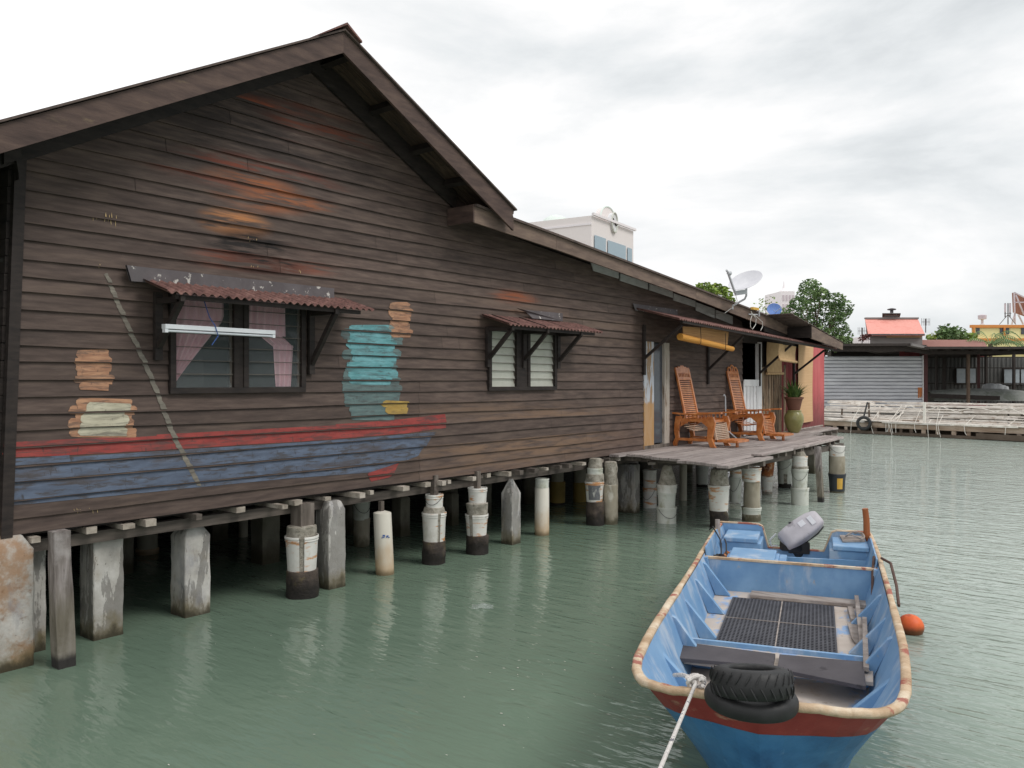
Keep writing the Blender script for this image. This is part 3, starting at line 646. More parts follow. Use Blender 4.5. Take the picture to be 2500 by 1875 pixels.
# ---- louvred windows
def window(rect, panes, glass, label, nsl, curtainmat):
    x0,x1,z0,z1 = rect; t = .055; m = MB(); y0, y1 = D-.055, D+.05
    m.box((x0,y0,z0),(x1,y1,z0+t)); m.box((x0,y0,z1-t),(x1,y1,z1)); xs_ = []
    for pa_, pb_ in panes:
        m.box((pa_,y0-.004,z0+t),(pa_+t,y1,z1-t)); m.box((pb_-t,y0-.004,z0+t),(pb_,y1,z1-t)); xs_.append((pa_+t,pb_-t))
    for (a,b),(c,d_) in zip(panes,panes[1:]): m.box((b,y0+.01,z0+t),(c,y1,z1-t))
    f = m.build('window', M_['dark'], house, label=label)
    for a, b in xs_:
        g = MB(); e = MB(); h = (z1-z0-2*t)/nsl
        for i in range(nsl):
            z = z0+t+h*i
            g.quad((a+.01,D-.028,z),(b-.01,D-.028,z),(b-.01,D-.006,z+h*1.03),(a+.01,D-.006,z+h*1.03))
            if i: e.box((a,D-.036,z-.004),(b,D-.030,z+.004))
        e.box((a,D-.02,z0+t),(a+.02,D,z1-t)); e.box((b-.02,D-.02,z0+t),(b,D,z1-t))
        g.build('louvre_panes', glass, f); e.build('louvre_rails', M_['louvre_edge'], f)
    return f, xs_
xm0, xm1 = WL(576,900).x, WL(588,900).x
win1, px1 = window(w1, [(w1[0],xm0),(xm1,w1[1])], M_['glassL'], 'wide louvred window with pink tied curtains', 7, None)
def curtain(poly, y, matn, parent, fold=.02, n=26):
    # poly = function v -> (x left, x right), v from top 0 to bottom 1
    (zt_, zb_), fx = poly; m = MB(); rws = []
    for j in range(15):
        v = j/14; a, b = fx(v); r = []
        for i in range(n*3+1):
            u = i/(n*3); r.append((a+(b-a)*u, y+fold*math.sin(u*n*1.5+v*.8)*(1-.3*v), zt_+(zb_-zt_)*v))
        rws.append(r)
    for j in range(14):
        for i in range(n*3): m.quad(rws[j][i],rws[j][i+1],rws[j+1][i+1],rws[j+1][i])
    return m.build('curtain', matn, parent, smooth='all')
A0,A1 = px1[0]; B0,B1 = px1[1]
curtain(((w1[3]-.06,w1[2]+.07), lambda v:(A0-.02, A0+(.55 if v<.25 else .55-.55*(v-.25)/.75)+.02)), D+.05, M_['pink'], win1)
curtain(((w1[3]-.06,w1[3]-.42), lambda v:(B0+.02, B1-.12)), D+.05, M_['pink'], win1)
curtain(((w1[3]-.36,w1[2]+.48), lambda v:(B0+.12+.26*v, B0+.42+.22*v)), D+.07, M_['pink'], win1, n=14)
curtain(((w1[2]+.50,w1[2]+.06), lambda v:(B0+.36+.04*v, B1-.02-.04*v)), D+.05, M_['pink'], win1, n=14)
curtain(((w1[2]+.36,w1[2]+.06), lambda v:(A0+.02, A1)), D+.5, M_['room'], win1, n=6)
win2, px2 = window(w2, [(w2[0],WL(1260,900).x),(WL(1282,900).x,w2[1])], M_['glassW'], 'narrow louvred window with pale cream curtains', 7, None)
for a,b in px2: curtain(((w2[3]-.06,w2[2]+.05), lambda v,a=a,b=b:(a-.02,b+.02)), D+.035, M_['cream'], win2, n=12, fold=.01)
# ---- door
m = MB(); m.box((dr[0],D-.03,1.1),(WL(1593,900).x,D+.06,dr[3])); d1 = m.build('door_frame', M_['peel'], house, label='wide peeling pale door jamb')
m = MB(); m.box((WL(1619,900).x,D-.03,1.1),(dr[1],D+.06,dr[3])); m.build('door_frame', M_['peel2'], house)
m = MB(); m.box((dr[0]+.01,D-.035,1.03),(dr[1],D+.02,1.16)); m.build('door_sill', M_['floorwood'], house)
m = MB(); m.box((WL(1593,900).x+.002,D+.02,1.18),(WL(1619,900).x-.002,D+.03,dr[3]-.02)); m.build('glass_door', M_['darkglass'], house)
# interior glimpse: pale far window and a standing fan
# ---- porch end: opening, half gate, slabs, red sheets
X = lambda px: WL(px,900).x
m = MB(); m.box((X(1847),D-.04,1.1),(X(1856),D+.03,3.2)); m.build('porch_post', M_['whitewood'], house)
m = MB(); g0, g1, gz = X(1812), X(1852), WL(1812,929).z
m.box((g0,D-.03,1.12),(g1,D-.015,gz)); 
for i in range(6):
    xx = g0+(g1-g0)*i/5; m.box((xx-.02,D-.045,1.12),(xx+.02,D-.031,gz))
m.box((g0,D-.05,gz-.12),(g1,D-.032,gz+.02)); m.build('half_gate', M_['whitewood'], house)
x = X(1857); i = 0
while x < X(1913):
    wd = rnd(.12,.24); m = MB(); m.prism([(x,D-.03,1.08),(x+wd-.01,D-.03,1.08),(x+wd-.02+rnd(-.02,.02),D-.03,2.62+rnd(-.1,.1)),(x+rnd(0,.02),D-.03,2.62+rnd(-.1,.1))],(0,.03,0)); m.build('slab_plank', M_['bark'], house); x += wd
m = MB()
def vcorr(m, x0, x1, z0, z1, y, pitch=.14, amp=.03):
    n = int((x1-x0)/pitch*6); 
    for i in range(n):
        u, v = x0+(x1-x0)*i/n, x0+(x1-x0)*(i+1)/n
        m.quad((u,y+amp*math.cos(2*math.pi*u/pitch),z0),(v,y+amp*math.cos(2*math.pi*v/pitch),z0),(v,y+amp*math.cos(2*math.pi*v/pitch),z1),(u,y+amp*math.cos(2*math.pi*u/pitch),z1))
vcorr(m, X(1905), X(1950), 1.08, 3.15, D-.01, .28, .05); m.build('red_corrugated_wall', M_['redcorr'], house, smooth='all')
m = MB(); vcorr(m, X(1948), XEND, 1.08, 3.2, D-.03, .12, .008); m.box((XEND-.02,D-.03,1.08),(XEND,D+.2,3.2)); m.build('red_panel_wall', M_['redpanel'], house, smooth='all')
m = MB(); m.box((X(1857),D-.02,2.62),(X(1905),D+.01,3.2)); m.build('upper_panel', M_['dark'], house)

# ---- painted mural stand-in: plain worn paint swatches on the boards
def swatch(name, polys, mat_, label=None, off=.0035, jit=.012):
    m = MB()
    for poly in polys:
        pts = [WL(x*1.1302, y*1.1302) for x, y in poly]; P = [(p.x, p.z) for p in pts]
        z0, z1 = min(p[1] for p in P), max(p[1] for p in P)
        def ints(z):
            r = []
            for (xa,za),(xb,zb) in zip(P, P[1:]+P[:1]):
                if (za <= z < zb) or (zb <= z < za): r.append(xa+(xb-xa)*(z-za)/(zb-za))
            return sorted(r)
        cuts = [z0, z1] + [z for z in rows if z0 < z < z1]
        cuts += [z0 + .012*i for i in range(1, int((z1-z0)/.012))]
        cuts.sort()
        for a, b in zip(cuts, cuts[1:]):
            if b-a < 1e-4: continue
            ia, ib = ints(a+1e-5), ints(b-1e-5)
            if len(ia) != len(ib): ib = ia = ints((a+b)/2)
            ya, yb = yrow(a+1e-5)-off, yrow(b-1e-5)-off
            for i in range(0, len(ia)-1, 2):
                ja = jit*noise.noise(Vector((ia[i]*2, a*30, 1))); jb = jit*noise.noise(Vector((ia[i+1]*2, a*30, 5)))
                m.quad((ia[i]+ja,ya,a),(ia[i+1]+jb,ya,a),(ib[i+1]+jb,yb,b),(ib[i]+ja,yb,b))
    return m.build(name, mat_, wall_o, label=label)
PR = paint('worn_red_wall_paint', (136,52,48), (156,66,60), .75); PB = paint('worn_blue_wall_paint', (78,88,106), (94,106,126), .95)
PT = paint('turquoise_wall_paint', (84,140,144), (112,166,172), .7); PC = paint('cream_wall_paint', (176,170,148), (196,190,168), .55)
PS = paint('tan_wall_paint', (150,108,82), (184,140,108), .7); PM = paint('mustard_wall_paint', (158,128,62), (178,148,78), .4); PG = paint('grey_teal_wall_paint', (84,104,104), (100,120,118), .6)
swatch('paint_band', [[(6,955),(300,942),(500,930),(700,919),(860,906),(960,894),(962,924),(860,938),(700,950),(500,962),(300,975),(6,990)]], PR, 'long red painted band on the boards')
swatch('paint_band', [[(8,992),(300,977),(500,964),(700,952),(860,940),(940,932),(900,985),(800,1020),(600,1035),(400,1055),(200,1075),(8,1095)]], PB, 'broad worn blue painted band on the boards')
def brushed(x0, x1, y0, y1, n_, mt, label, off, h=15, sk=0):
    ps = []
    for k in range(n_):
        y = y0+(y1-y0)*(k+.5)/n_+rnd(-1.5,1.5); a = x0+rnd(0,.16)*(x1-x0)+sk*(y-y0); b = x1-rnd(0,.16)*(x1-x0)+sk*(y-y0); hh = h*rnd(.56,.68)
        ps.append([(a,y-hh*.7),(a+6,y-hh),(b-7,y-hh),(b,y-hh*.5),(b-4,y+hh),(a+4,y+hh),(a-3,y+hh*.3)])
    for k_, p_ in enumerate(ps): swatch('paint_swatch', [p_], mt, label, off+.0006*(k_%3))
brushed(736, 868, 715, 905, 13, PG, 'grey teal brush stroke', .0035, 18)
brushed(742, 862, 706, 830, 8, PT, 'turquoise brush stroke', .0060, 17)
brushed(838, 892, 655, 728, 5, PS, 'tan brush stroke', .0060, 16)
brushed(822, 880, 866, 893, 2, PM, 'mustard brush stroke', .0085, 13)
brushed(160, 246, 758, 842, 6, PS, 'tan brush stroke', .0045, 16)
brushed(140, 300, 862, 940, 5, PS, 'tan brush stroke', .0035, 18)
brushed(168, 284, 872, 940, 5, PC, 'cream brush stroke', .0060, 16)
swatch('paint_stroke', [[(222,592),(230,590),(262,665),(330,815),(376,935),(434,1050),(424,1050),(366,940),(322,822),(254,672)]], paint('pale_stroke_paint',(112,106,96),(132,126,114),.5), 'thin pale slanting paint stroke', .0059)
swatch('paint_swatch', [[(790,1022),(860,1000),(842,1030),(800,1040)]], PR, 'small red paint swatch under the blue band', .0059)
# paint drips
dm = paint('yellowish_drip_paint', (190,160,110), (206,180,130), .1)
dr_ = []
for (cx, cy, n_, sx_, sy_) in ((232,462,7,26,26),(205,470,4,20,12),(180,1098,12,50,10),(213,572,3,8,10),(545,575,4,14,8),(640,585,2,8,18),(540,515,4,20,8)):
    for i in range(n_):
        x = cx+rnd(-sx_,sx_)*.6; y = cy+rnd(-4,4); h = rnd(.3,1)*sy_; dr_.append([(x,y),(x+1.3,y),(x+.9,y+h),(x+.2,y+h)])
swatch('paint_drips', dr_, dm, 'thin pale drips of paint', .0059, 0)

# ------------------------------------------------------------------ deck
DZ = 1.10
deck = thing('wooden_deck', 'grey plank porch deck jutting over the water beside the house', 'deck', (15,6.2,0))
m = MB()
nb = 12
def ydeck(i, x): y0 = 4.91+max(0, x-12.2)*.075*min(1, 1.0); return y0 + (7.25-y0)*i/nb
for i in range(nb):
    t = i/nb
    xl = 11.08 + .95*t + rnd(-.04,.04)
    if i == nb-1: xl = 11.62
    xr_ = 12.95 if i == 0 else (18.55+rnd(-.15,.15) if i < 6 else (19.6+rnd(-.3,.3) if i < 8 else 22.0+rnd(-.2,.3)))
    brk = [xl]; x = xl+rnd(2.5,4.5)
    while x < xr_-1: brk.append(x); x += rnd(2.5,4.5)
    brk.append(xr_)
    for a, b in zip(brk, brk[1:]):
        m.tone = rnd(.72,1.12); zz = rnd(-.007,.007); g = .005; a += .003; b -= .003
        m.prism([(a,ydeck(i,a)+g,DZ-.042+zz),(b,ydeck(i,b)+g,DZ-.042+zz),(b,ydeck(i+1,b)-g,DZ-.042+zz),(a,ydeck(i+1,a)-g,DZ-.042+zz)],(0,0,.042))
m.build('decking', M_['deck'], deck, bevel=.003)
m = MB(); m.tone = .95; m.bbox((12.7,5.06,DZ+.01),(14.1,5.24,DZ+.04),.003); m.build('loose_board', M_['deck'], deck)
x = 12.0
while x < 18.4:
    m = MB(); wj = rnd(.05,.09); m.box((x,ydeck(0 if x<12.9 else 1,x)+rnd(.02,.1),DZ-.13),(x+wj,7.2,DZ-.045)); m.build('joist', M_['floorwood'], deck); x += rnd(.35,.6)
for y in (5.5, 6.6):
    m = MB(); m.box((12.1,y,DZ-.24),(18.4 if y<6 else 21.5,y+.09,DZ-.135)); m.build('bearer', M_['beam'], deck)
x = 18.6
while x < 21.6:
    m = MB(); m.box((x,6.6+rnd(-.1,.1),DZ-.13),(x+.07,7.2,DZ-.045)); m.build('joist', M_['floorwood'], deck); x += rnd(.5,.8)
m = MB(); a = G(1770-60, 1104, .93); m.bar((11.9,6.6,.96),(12.6,7.05,1.0),.12,.04); m.build('brace_board', M_['driftwood'], deck)
m = MB(); m.tube([(19.0,6.98,DZ+.03),(21.3,6.9,DZ+.08)],.025,6); o = m.build('loose_pole', M_['stick'], None, origin=(20,6.9,DZ)); tag(o,'thin grey pole lying along the far end of the deck','pole')
a = G(2006,1227,0); b = WL(1990,1090,5.5)
pb_ = thing('brace_post','slanting grey timber prop leaning from the water up to the deck edge','prop',(a.x,a.y,0))
m = MB(); top = DP(1996,1088,(a.x*VX+a.y*VY)+.3); m.bar((a.x+.02,a.y,-.3),(top.x,top.y,DZ-.06),.10,.10,(1,0,0)); m.build('timber',M_['post'],pb_)

# ------------------------------------------------------------------ piles
def sq_pile(px, wy, wid, topy, label, matn=None, cap=.1, blunt=.55, group='square concrete piles under the house', dep=None, rough=.0035, right=None):
    p = G(px, wy, 0); X0, Y0 = p.x, p.y; dd = p.x*VX+p.y*VY; dep = dep or wid
    zt_ = EYE-(topy-932)/F*dd; cx, cy = X0+wid/2, Y0+dep/2
    rings = []; zs = [-.6] + [i*.07 for i in range(-1, int(max(.2,(zt_-cap))/.07))] + [zt_-cap]
    def ring(z, sx_, sy_, j):
        c = .10*sx_; out_ = []
        pts = []
        for (ax,ay,bx,by) in ((-1,-1,1,-1),(1,-1,1,1),(1,1,-1,1),(-1,1,-1,-1)):
            for t in (.03,.3,.5,.7,.97): pts.append((ax+(bx-ax)*t, ay+(by-ay)*t))
        for (u,v) in pts:
            q = Vector((cx+u*sx_, cy+v*sy_, z)); nn_ = noise.noise(q*7)*j*1.5+noise.noise(q*22)*j
            out_.append((q.x+u*nn_, q.y+v*nn_, z))
        return out_
    for z in zs: rings.append(ring(z, wid/2, dep/2, rough))
    rings.append(ring(zt_-.015, wid/2*blunt, dep/2*blunt, rough)); rings.append(ring(zt_, wid/2*blunt*.8, dep/2*blunt*.8, rough))
    m = MB(); m.loft(rings); o = m.build('concrete_pile', matn or M_['concrete'], None, origin=(cx,cy,0), smooth=True)
    return tag(o, label, 'pile', group)
sq_pile(-95, 1668, .52, 1296, 'thick concrete pile with rusty patches at the far left of the photo', M_['concrete_rusty'], cap=.22, rough=.006)
sq_pile(60, 1599, .17, 1328, 'concrete pile tucked close behind the thick rusty leftmost one', cap=.05, blunt=.7, dep=.3)
sq_pile(228, 1566, .27, 1302, 'tall blocky concrete pile just right of the square timber post', cap=.06, blunt=.8)
sq_pile(452, 1510, .27, 1284, 'grey blue concrete pile with sloped top standing alone left of the wired bucket pile', cap=.12)
sq_pile(803, 1441, .235, 1226, 'concrete pile with crumbled cap between a split bucket and a leaning pipe', cap=.10, blunt=.7)
sq_pile(1250, 1331, .20, 1172, 'small dark grey concrete pile with pointed top left of the straight cream pipe', cap=.20, blunt=.25)
sq_pile(1548, 1254, .20, 1133, 'brown grey concrete pile in the shade left of the deck buckets', cap=.02, blunt=.95, dep=.35)
GB = 'dim piles further back under the house'
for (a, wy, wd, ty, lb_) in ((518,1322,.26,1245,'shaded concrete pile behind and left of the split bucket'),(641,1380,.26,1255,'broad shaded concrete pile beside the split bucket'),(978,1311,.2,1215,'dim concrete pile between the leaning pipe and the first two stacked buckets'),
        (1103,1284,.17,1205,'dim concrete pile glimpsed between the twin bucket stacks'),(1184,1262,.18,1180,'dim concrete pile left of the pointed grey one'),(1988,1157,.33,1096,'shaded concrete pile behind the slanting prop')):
    sq_pile(a, wy, wd, ty, lb_, M_['concrete_shaded'], cap=.03, blunt=.9, group=GB)
# row behind, in deep shade
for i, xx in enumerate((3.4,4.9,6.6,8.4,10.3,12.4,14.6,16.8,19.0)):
    m = MB(); m.lathe([(.15,-.5),(.15,.9)],(xx+rnd(-.2,.2),9.6+rnd(-.3,.3),0),12,.01); o = m.build('round_pile', M_['concrete_shaded'], None, smooth=True, origin=(xx,9.6,0)); tag(o,'round pile in deep shade far back under the house','pile','round piles in the shade far back')

KM = dict(bucket='bucket', grey='bucket_grey', black='bucket_black', yellow='bucket_yellow', rust='rustdrum', concrete='lump', smoothc='concrete_shaft', base='mussel', pvc='pvc', pvcd='pvc_shaded', wood='floorwood')
def pile(cx, wy, wpx, segs, label, lean=0, group='piles cast in stacked buckets', cat='pile', name='bucket_pile', mark=None):
    d0 = EYE*F/(wy-932); R = wpx/2/F*d0; dc = d0+R*.85
    c = W(dc, (cx-1250)/F*dc, 0); root = thing(name, label, cat, (c.x,c.y,0), 0, group)
    zf = lambda y: EYE-(y-932)/F*dc
    fa = math.atan2(-c.y, -c.x)                    # towards the open water
    for sgm in segs:
        kind, yt, yb, wt, wb = sgm[:5]; gap = sgm[5] if len(sgm) > 5 else None
        zt_, zb_ = zf(yt), zf(yb); rt, rb = wt/2/F*dc, wb/2/F*dc; h = zt_-zb_
        if yb >= wy-2: zb_ = -.5
        off = (rnd(-.006,.006), rnd(-.006,.006)); cc = (c.x+off[0]+lean*(zt_), c.y+off[1], 0); m = MB()
        if kind in ('bucket','grey','black'):
            a0, a1 = 0, 2*math.pi
            if gap: a0 = fa+gap[0]+gap[1]/2; a1 = fa+gap[0]-gap[1]/2+2*math.pi
            rim = min(.022, h*.2); 
            pr = [(rb-.004,zb_),(rb,zb_+.003),(rb+(rt-rb)*.55,zb_+h*.60),(rt*.985,zt_-rim*2.3),(rt*1.03,zt_-rim*2.25),(rt*1.03,zt_-rim*1.9),(rt*.99,zt_-rim*1.8),(rt*.99,zt_-rim*1.2),(rt*1.045,zt_-rim*1.1),(rt*1.045,zt_-rim*.2),(rt*1.03,zt_),(rt*.98,zt_),(rt*.97,zt_-.01)]
            m.lathe(pr, (cc[0],cc[1],0), 36, .0022, a0=a0, a1=a1, cap=False)
            if gap:
                pr2 = [(rb-.008,zb_+.004),(rt*.955,zt_-.012)]; m2 = MB(); m2.lathe(pr2,(cc[0],cc[1],0),28,.006); m2.build('core', M_['lump'], root, smooth=True)
            else: m.lathe([(0.001,zt_-.012),(rt*.97,zt_-.012)],(cc[0],cc[1],0),28,cap=False)
            bo = m.build('bucket', M_[KM[kind]], root, smooth=True)
            if not gap and random.random() < .4 and h > .12:
                m = MB(); ang = fa+rnd(-.6,.6); pts = []
                for k in range(13):
                    t = k/12; aa = ang-1.2+2.4*t; r_ = rt*1.09; pts.append((cc[0]+r_*math.cos(aa),cc[1]+r_*math.sin(aa),zt_-.03-math.sin(math.pi*t)*h*rnd(.48,.5)))
                m.tube(pts,.0035,5); m.build('handle', M_['wire'], bo)
        elif kind == 'wood':
            m.box((cc[0]-rt,cc[1]-rt,zb_),(cc[0]+rt,cc[1]+rt,zt_)); m.build('timber_stub', M_['floorwood'], root)
        elif kind in ('pvc','pvcd'):
            m.lathe([(rb,zb_),(rt,zt_-.01),(rt*.97,zt_),(rt*.4,zt_+.02)],(c.x,c.y,0),32,.0015,lean=(lean,0)); m.build('pipe', M_[KM[kind]], root, smooth=True)
        elif kind in ('yellow','rust'):
            m.lathe([(rb,zb_),(rt,zt_)],(cc[0],cc[1],0),28,.006); m.build('drum', M_[KM[kind]], root, smooth=True)
        else:
            n_ = max(3,int((zt_-max(zb_,-.1))/.025)); pr = [(rb,zb_)] if zb_ < -.1 else []
            z_s = max(zb_,-.1)
            for k in range(n_+1): t = k/n_; pr.append((rb+(rt-rb)*t, z_s+(zt_-z_s)*t))
            pr.append((rt*.75,zt_+.012)); pr.append((.002,zt_+.016))
            m.lathe(pr,(cc[0],cc[1],0),36,.010 if kind != 'smoothc' else .005); m.build('concrete_core' if kind != 'base' else 'wet_base', M_[KM[kind]], root, smooth=True)
        if mark and mark[0] == segs.index(sgm):
            _, mm_, am, z0_, z1_, wa = mark; m = MB(); pr=[]; 
            for k in range(2): pass
            zz0 = zf(z1_); zz1 = zf(z0_); r0 = max(rt,rb)*1.012 if kind.startswith('pvc') else None
            def rad(z): return (rb+(rt-rb)*(z-zb_)/(zt_-zb_))*1.0+.005
            cxm = cc[0] if not kind.startswith('pvc') else c.x+lean*(zz0+zz1)/2
            if 'label' in mm_: m.lathe([(rad(zz0),zz0),(rad(zz1),zz1)],(cxm,cc[1],0),8,0,a0=fa+am-wa/2,a1=fa+am+wa/2,cap=False)
            else:
                for k_ in range(9):
                    aa_ = fa+am+rnd(-.5,.5)*wa; z_a = zz0+(zz1-zz0)*rnd(0,.6); z_b = z_a+(zz1-zz0)*rnd(.15,.4); m.lathe([(rad(z_a),z_a),(rad(z_b),z_b)],(cxm,cc[1],0),4,0,a0=aa_,a1=aa_+wa*rnd(.06,.25),cap=False)
            m.build('label_patch' if 'label' in mm_ else 'paint_mark', M_[mm_], root)
    return root
pile(738,1463,78,[('wood',1228,1300,40,40),('concrete',1284,1330,70,72),('bucket',1306,1393,78,69,(.0,.32)),('base',1390,1463,78,76)],'largest split white bucket on a dark wet base with a timber stub on top')
pile(940,1405,45,[('wood',1222,1250,10,10),('pvc',1250,1405,44,46)],'cream pipe pile leaning left with a blue smear',lean=-.06,group='cream pipe piles',name='pipe_pile',mark=(1,'bluemark',.1,1298,1310,1.0))
pile(1059,1380,57,[('wood',1160,1210,14,14),('bucket',1206,1243,43,41),('concrete',1238,1254,50,56),('bucket',1250,1325,58,52,(.45,.25)),('base',1320,1380,57,56)],'two stacked rust streaked buckets on a dark base, left of the pair of twins')
pile(1165,1355,54,[('wood',1150,1194,12,12),('bucket',1190,1231,46,42),('concrete',1228,1262,54,50),('bucket',1254,1318,55,46,(-.55,.35)),('base',1306,1355,54,53)],'two stacked buckets with a wide broken lower one, right of the pair of twins')
pile(1323,1308,35,[('grey',1168,1190,33,33),('pvc',1190,1308,35,36)],'straight cream pipe pile with a small bucket collar on top',group='cream pipe piles',name='pipe_pile')
pile(1452,1284,44,[('concrete',1120,1142,30,36),('grey',1142,1158,38,38),('concrete',1157,1177,44,46),('bucket',1175,1226,46,39),('base',1224,1284,44,44)],'bucket with a large dark faded label above a brown wet base',mark=(3,'label',.0,1182,1218,1.4))
pile(1491,1281,38,[('concrete',1128,1184,30,33),('smoothc',1183,1281,38,36)],'rough two tier concrete pile just right of the labelled bucket',name='round_pile')
pile(1586,1241,33,[('bucket',1147,1190,33,31),('bucket',1190,1239,34,30)],'two neat white buckets with black wire handles left under the deck')
pile(1628,1279,46,[('concrete',1137,1184,20,46),('bucket',1182,1202,48,46),('grey',1200,1240,44,40),('grey',1237,1279,48,43)],'pile of three greenish buckets topped by a cone of rough concrete')
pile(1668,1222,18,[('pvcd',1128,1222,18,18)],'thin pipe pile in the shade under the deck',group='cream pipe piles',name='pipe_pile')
pile(1714,1190,30,[('grey',1130,1182,31,27),('base',1181,1190,27,27)],'shaded greenish bucket pile under the left end of the deck')
pile(1755,1290,46,[('concrete',1146,1187,38,46),('bucket',1184,1252,51,43),('base',1246,1292,44,46)],'white bucket on a mottled base standing at the front left corner of the deck')
pile(1796,1229,29,[('bucket',1140,1165,28,28),('grey',1164,1226,30,27)],'tall pale bucket stack just behind the front corner pile')
pile(1835,1274,46,[('bucket',1141,1175,47,43),('smoothc',1174,1240,38,40),('grey',1237,1256,46,44),('smoothc',1254,1276,44,44)],'pile with a white ribbed bucket on a long smooth concrete shaft')
pile(1872,1207,30,[('rust',1127,1161,36,30),('bucket',1162,1199,28,26),('concrete',1198,1208,24,24)],'pile with a rusty red drum above a small pale bucket')
pile(1916,1192,34,[('grey',1110,1127,36,34),('grey',1126,1156,36,33),('grey',1155,1180,34,32,(.1,.5)),('base',1178,1193,31,31)],'greenish three bucket pile left of the tallest white stack')
pile(1953,1234,40,[('wood',1094,1110,10,10),('concrete',1104,1116,24,34),('bucket',1113,1139,36,35),('concrete',1138,1146,38,38),('grey',1144,1192,39,34),('grey',1190,1234,42,38)],'tallest stack of three pale buckets with a concrete neck')
pile(2043,1204,38,[('bucket',1088,1114,37,35),('smoothc',1113,1158,37,37),('black',1156,1198,40,35),('smoothc',1196,1205,33,33)],'outermost pile with a black bucket bearing a yellow label',mark=(2,'ylabel',.35,1166,1192,.7))
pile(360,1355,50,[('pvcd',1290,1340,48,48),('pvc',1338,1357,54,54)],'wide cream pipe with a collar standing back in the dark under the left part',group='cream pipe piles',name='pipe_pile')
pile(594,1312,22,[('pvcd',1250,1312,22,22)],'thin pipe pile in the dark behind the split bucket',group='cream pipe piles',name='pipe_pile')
pile(882,1335,40,[('grey',1222,1268,42,38),('smoothc',1265,1335,40,38)],'mossy bucket and concrete pile behind the leaning pipe')
pile(1361,1234,36,[('pvcd',1140,1176,30,30),('yellow',1175,1226,38,36),('base',1224,1234,34,34)],'dull yellow drum pile right of the straight cream pipe',name='drum_pile')
pile(1416,1226,32,[('pvcd',1135,1178,30,30),('yellow',1177,1226,34,32)],'second dull yellow drum pile partly behind the labelled bucket',name='drum_pile')
# square timber post at the left
p = G(170,1628,0); po = thing('timber_post','weathered square timber post standing in the water between the left concrete piles','post',(p.x,p.y,0))
m = MB(); rings = []
for i in range(26):
    z = -.5 + i*(1.60/25); cx_ = p.x - .02 - z*.035; wv = .068+.004*math.sin(z*5)
    rings.append([(cx_+u*wv+noise.noise(Vector((u*3,v*3,z*3)))*.006, p.y+.06+v*wv+noise.noise(Vector((u*3,v*3,z*3+9)))*.006, z) for u,v in ((-1,-.9),(-.9,-1),(-.3,-1.02),(.0,-.93),(.3,-1),(.9,-1),(1,-.9),(1,.9),(.9,1),(-.9,1),(-1,.9),(-1,0.2),(-.93,-.1))])
m.loft(rings); m.build('timber', M_['post'], po)

# ------------------------------------------------------------------ things on and around the porch
lt = WL(399,800,6.98); rt_ = WL(668,815,6.98)
fl = thing('strip_light','white fluorescent strip light hanging in front of the big louvred window','light fitting',((lt.x+rt_.x)/2,6.98,lt.z))
m = MB(); dz_ = (rt_.z-lt.z); m.bar((lt.x,6.98,lt.z+.012),(rt_.x,6.98,rt_.z+.012),.07,.042); m.build('housing', M_['lamp'], fl, bevel=.004)
m = MB(); m.tube([(lt.x+.03,6.965,lt.z-.026),(rt_.x-.03,6.965,rt_.z-.026)],.012,10); m.build('tube', M_['lamptube'], fl, smooth=True)
for q, s_ in ((lt,1),(rt_,-1)):
    m = MB(); m.box((q.x+.0 if s_>0 else q.x-.03,6.95,q.z-.042),(q.x+.03 if s_>0 else q.x,7.0,q.z+.0)); m.build('lamp_holder', M_['lamp'], fl)
m = MB(); c0 = lt.lerp(rt_,.42); m.tube([(c0.x-.1,6.98,c0.z+.3),(c0.x-.04,6.97,c0.z+.12),(c0.x,6.94,c0.z+.04),(c0.x+.03,6.938,c0.z-.05),(c0.x-.03,6.95,c0.z-.14)],.0045,6); m.build('tie_wire', M_['bluemark'], fl)
# bamboo blind, half rolled
a = WL(1660,822,6.62); b = WL(1788,852,6.62); tl = WL(1667,797,6.6); tr = WL(1780,803,6.6)
bb = thing('bamboo_blind','half rolled bamboo blind hanging crooked under the porch awning','blind',((a.x+b.x)/2,6.62,a.z))
m = MB(); m.prism([WL(1667,797,6.6),WL(1780,803,6.6),WL(1776,842,6.62),WL(1668,818,6.62)],(0,.008,0)); m.build('hanging_slats', M_['bamboo'], bb)
m = MB(); m.tube([a,b],[.062,.048],18); m.build('roll', M_['bamboo_roll'], bb, smooth=True)
m = MB()
for t in (.3,.78):
    q = a.lerp(b,t); m.tube([(q.x,6.55+.0,q.z+.25),(q.x,6.54,q.z+.03),(q.x,6.545,q.z-.06),(q.x,6.62,q.z-.075)],.006,5)
m.build('cord', M_['dark'], bb)
def blind(name, q, y, matn, label, roll=True):
    pts = [WL(x,y_,y) for x,y_ in q]; c = sum(pts, Vector())/4; root = thing(name, label, 'blind', tuple(c)); m = MB(); n = 12; g=[]
    for j in range(n+1):
        v = j/n; l_ = pts[0].lerp(pts[3],v); r_ = pts[1].lerp(pts[2],v); off = Vector((0,.025*math.sin(v*2.6),0)); g.append([l_+off, l_.lerp(r_,.5)+off+Vector((0,.01*math.sin(v*5),0)), r_+off])
    for j in range(n):
        for i in range(2): m.quad(g[j][i],g[j][i+1],g[j+1][i+1],g[j+1][i])
    for j in range(n):
        for i in range(2): m.quad(*[p_+Vector((0,.006,0)) for p_ in (g[j][i],g[j][i+1],g[j+1][i+1],g[j+1][i])])
    m.build('cloth', matn, root, smooth='all')
    if roll: m = MB(); m.tube([g[-1][0]+Vector((-.03,0,0)), g[-1][2]+Vector((.05,0,0))],.03,10); m.build('bottom_roll', matn, root, smooth=True)
    return root
blind('cloth_blind', [(1873,835),(1911,840),(1911,912),(1875,912)], D-.12, M_['blind'], 'long tan cloth blind hanging beside the white porch post')
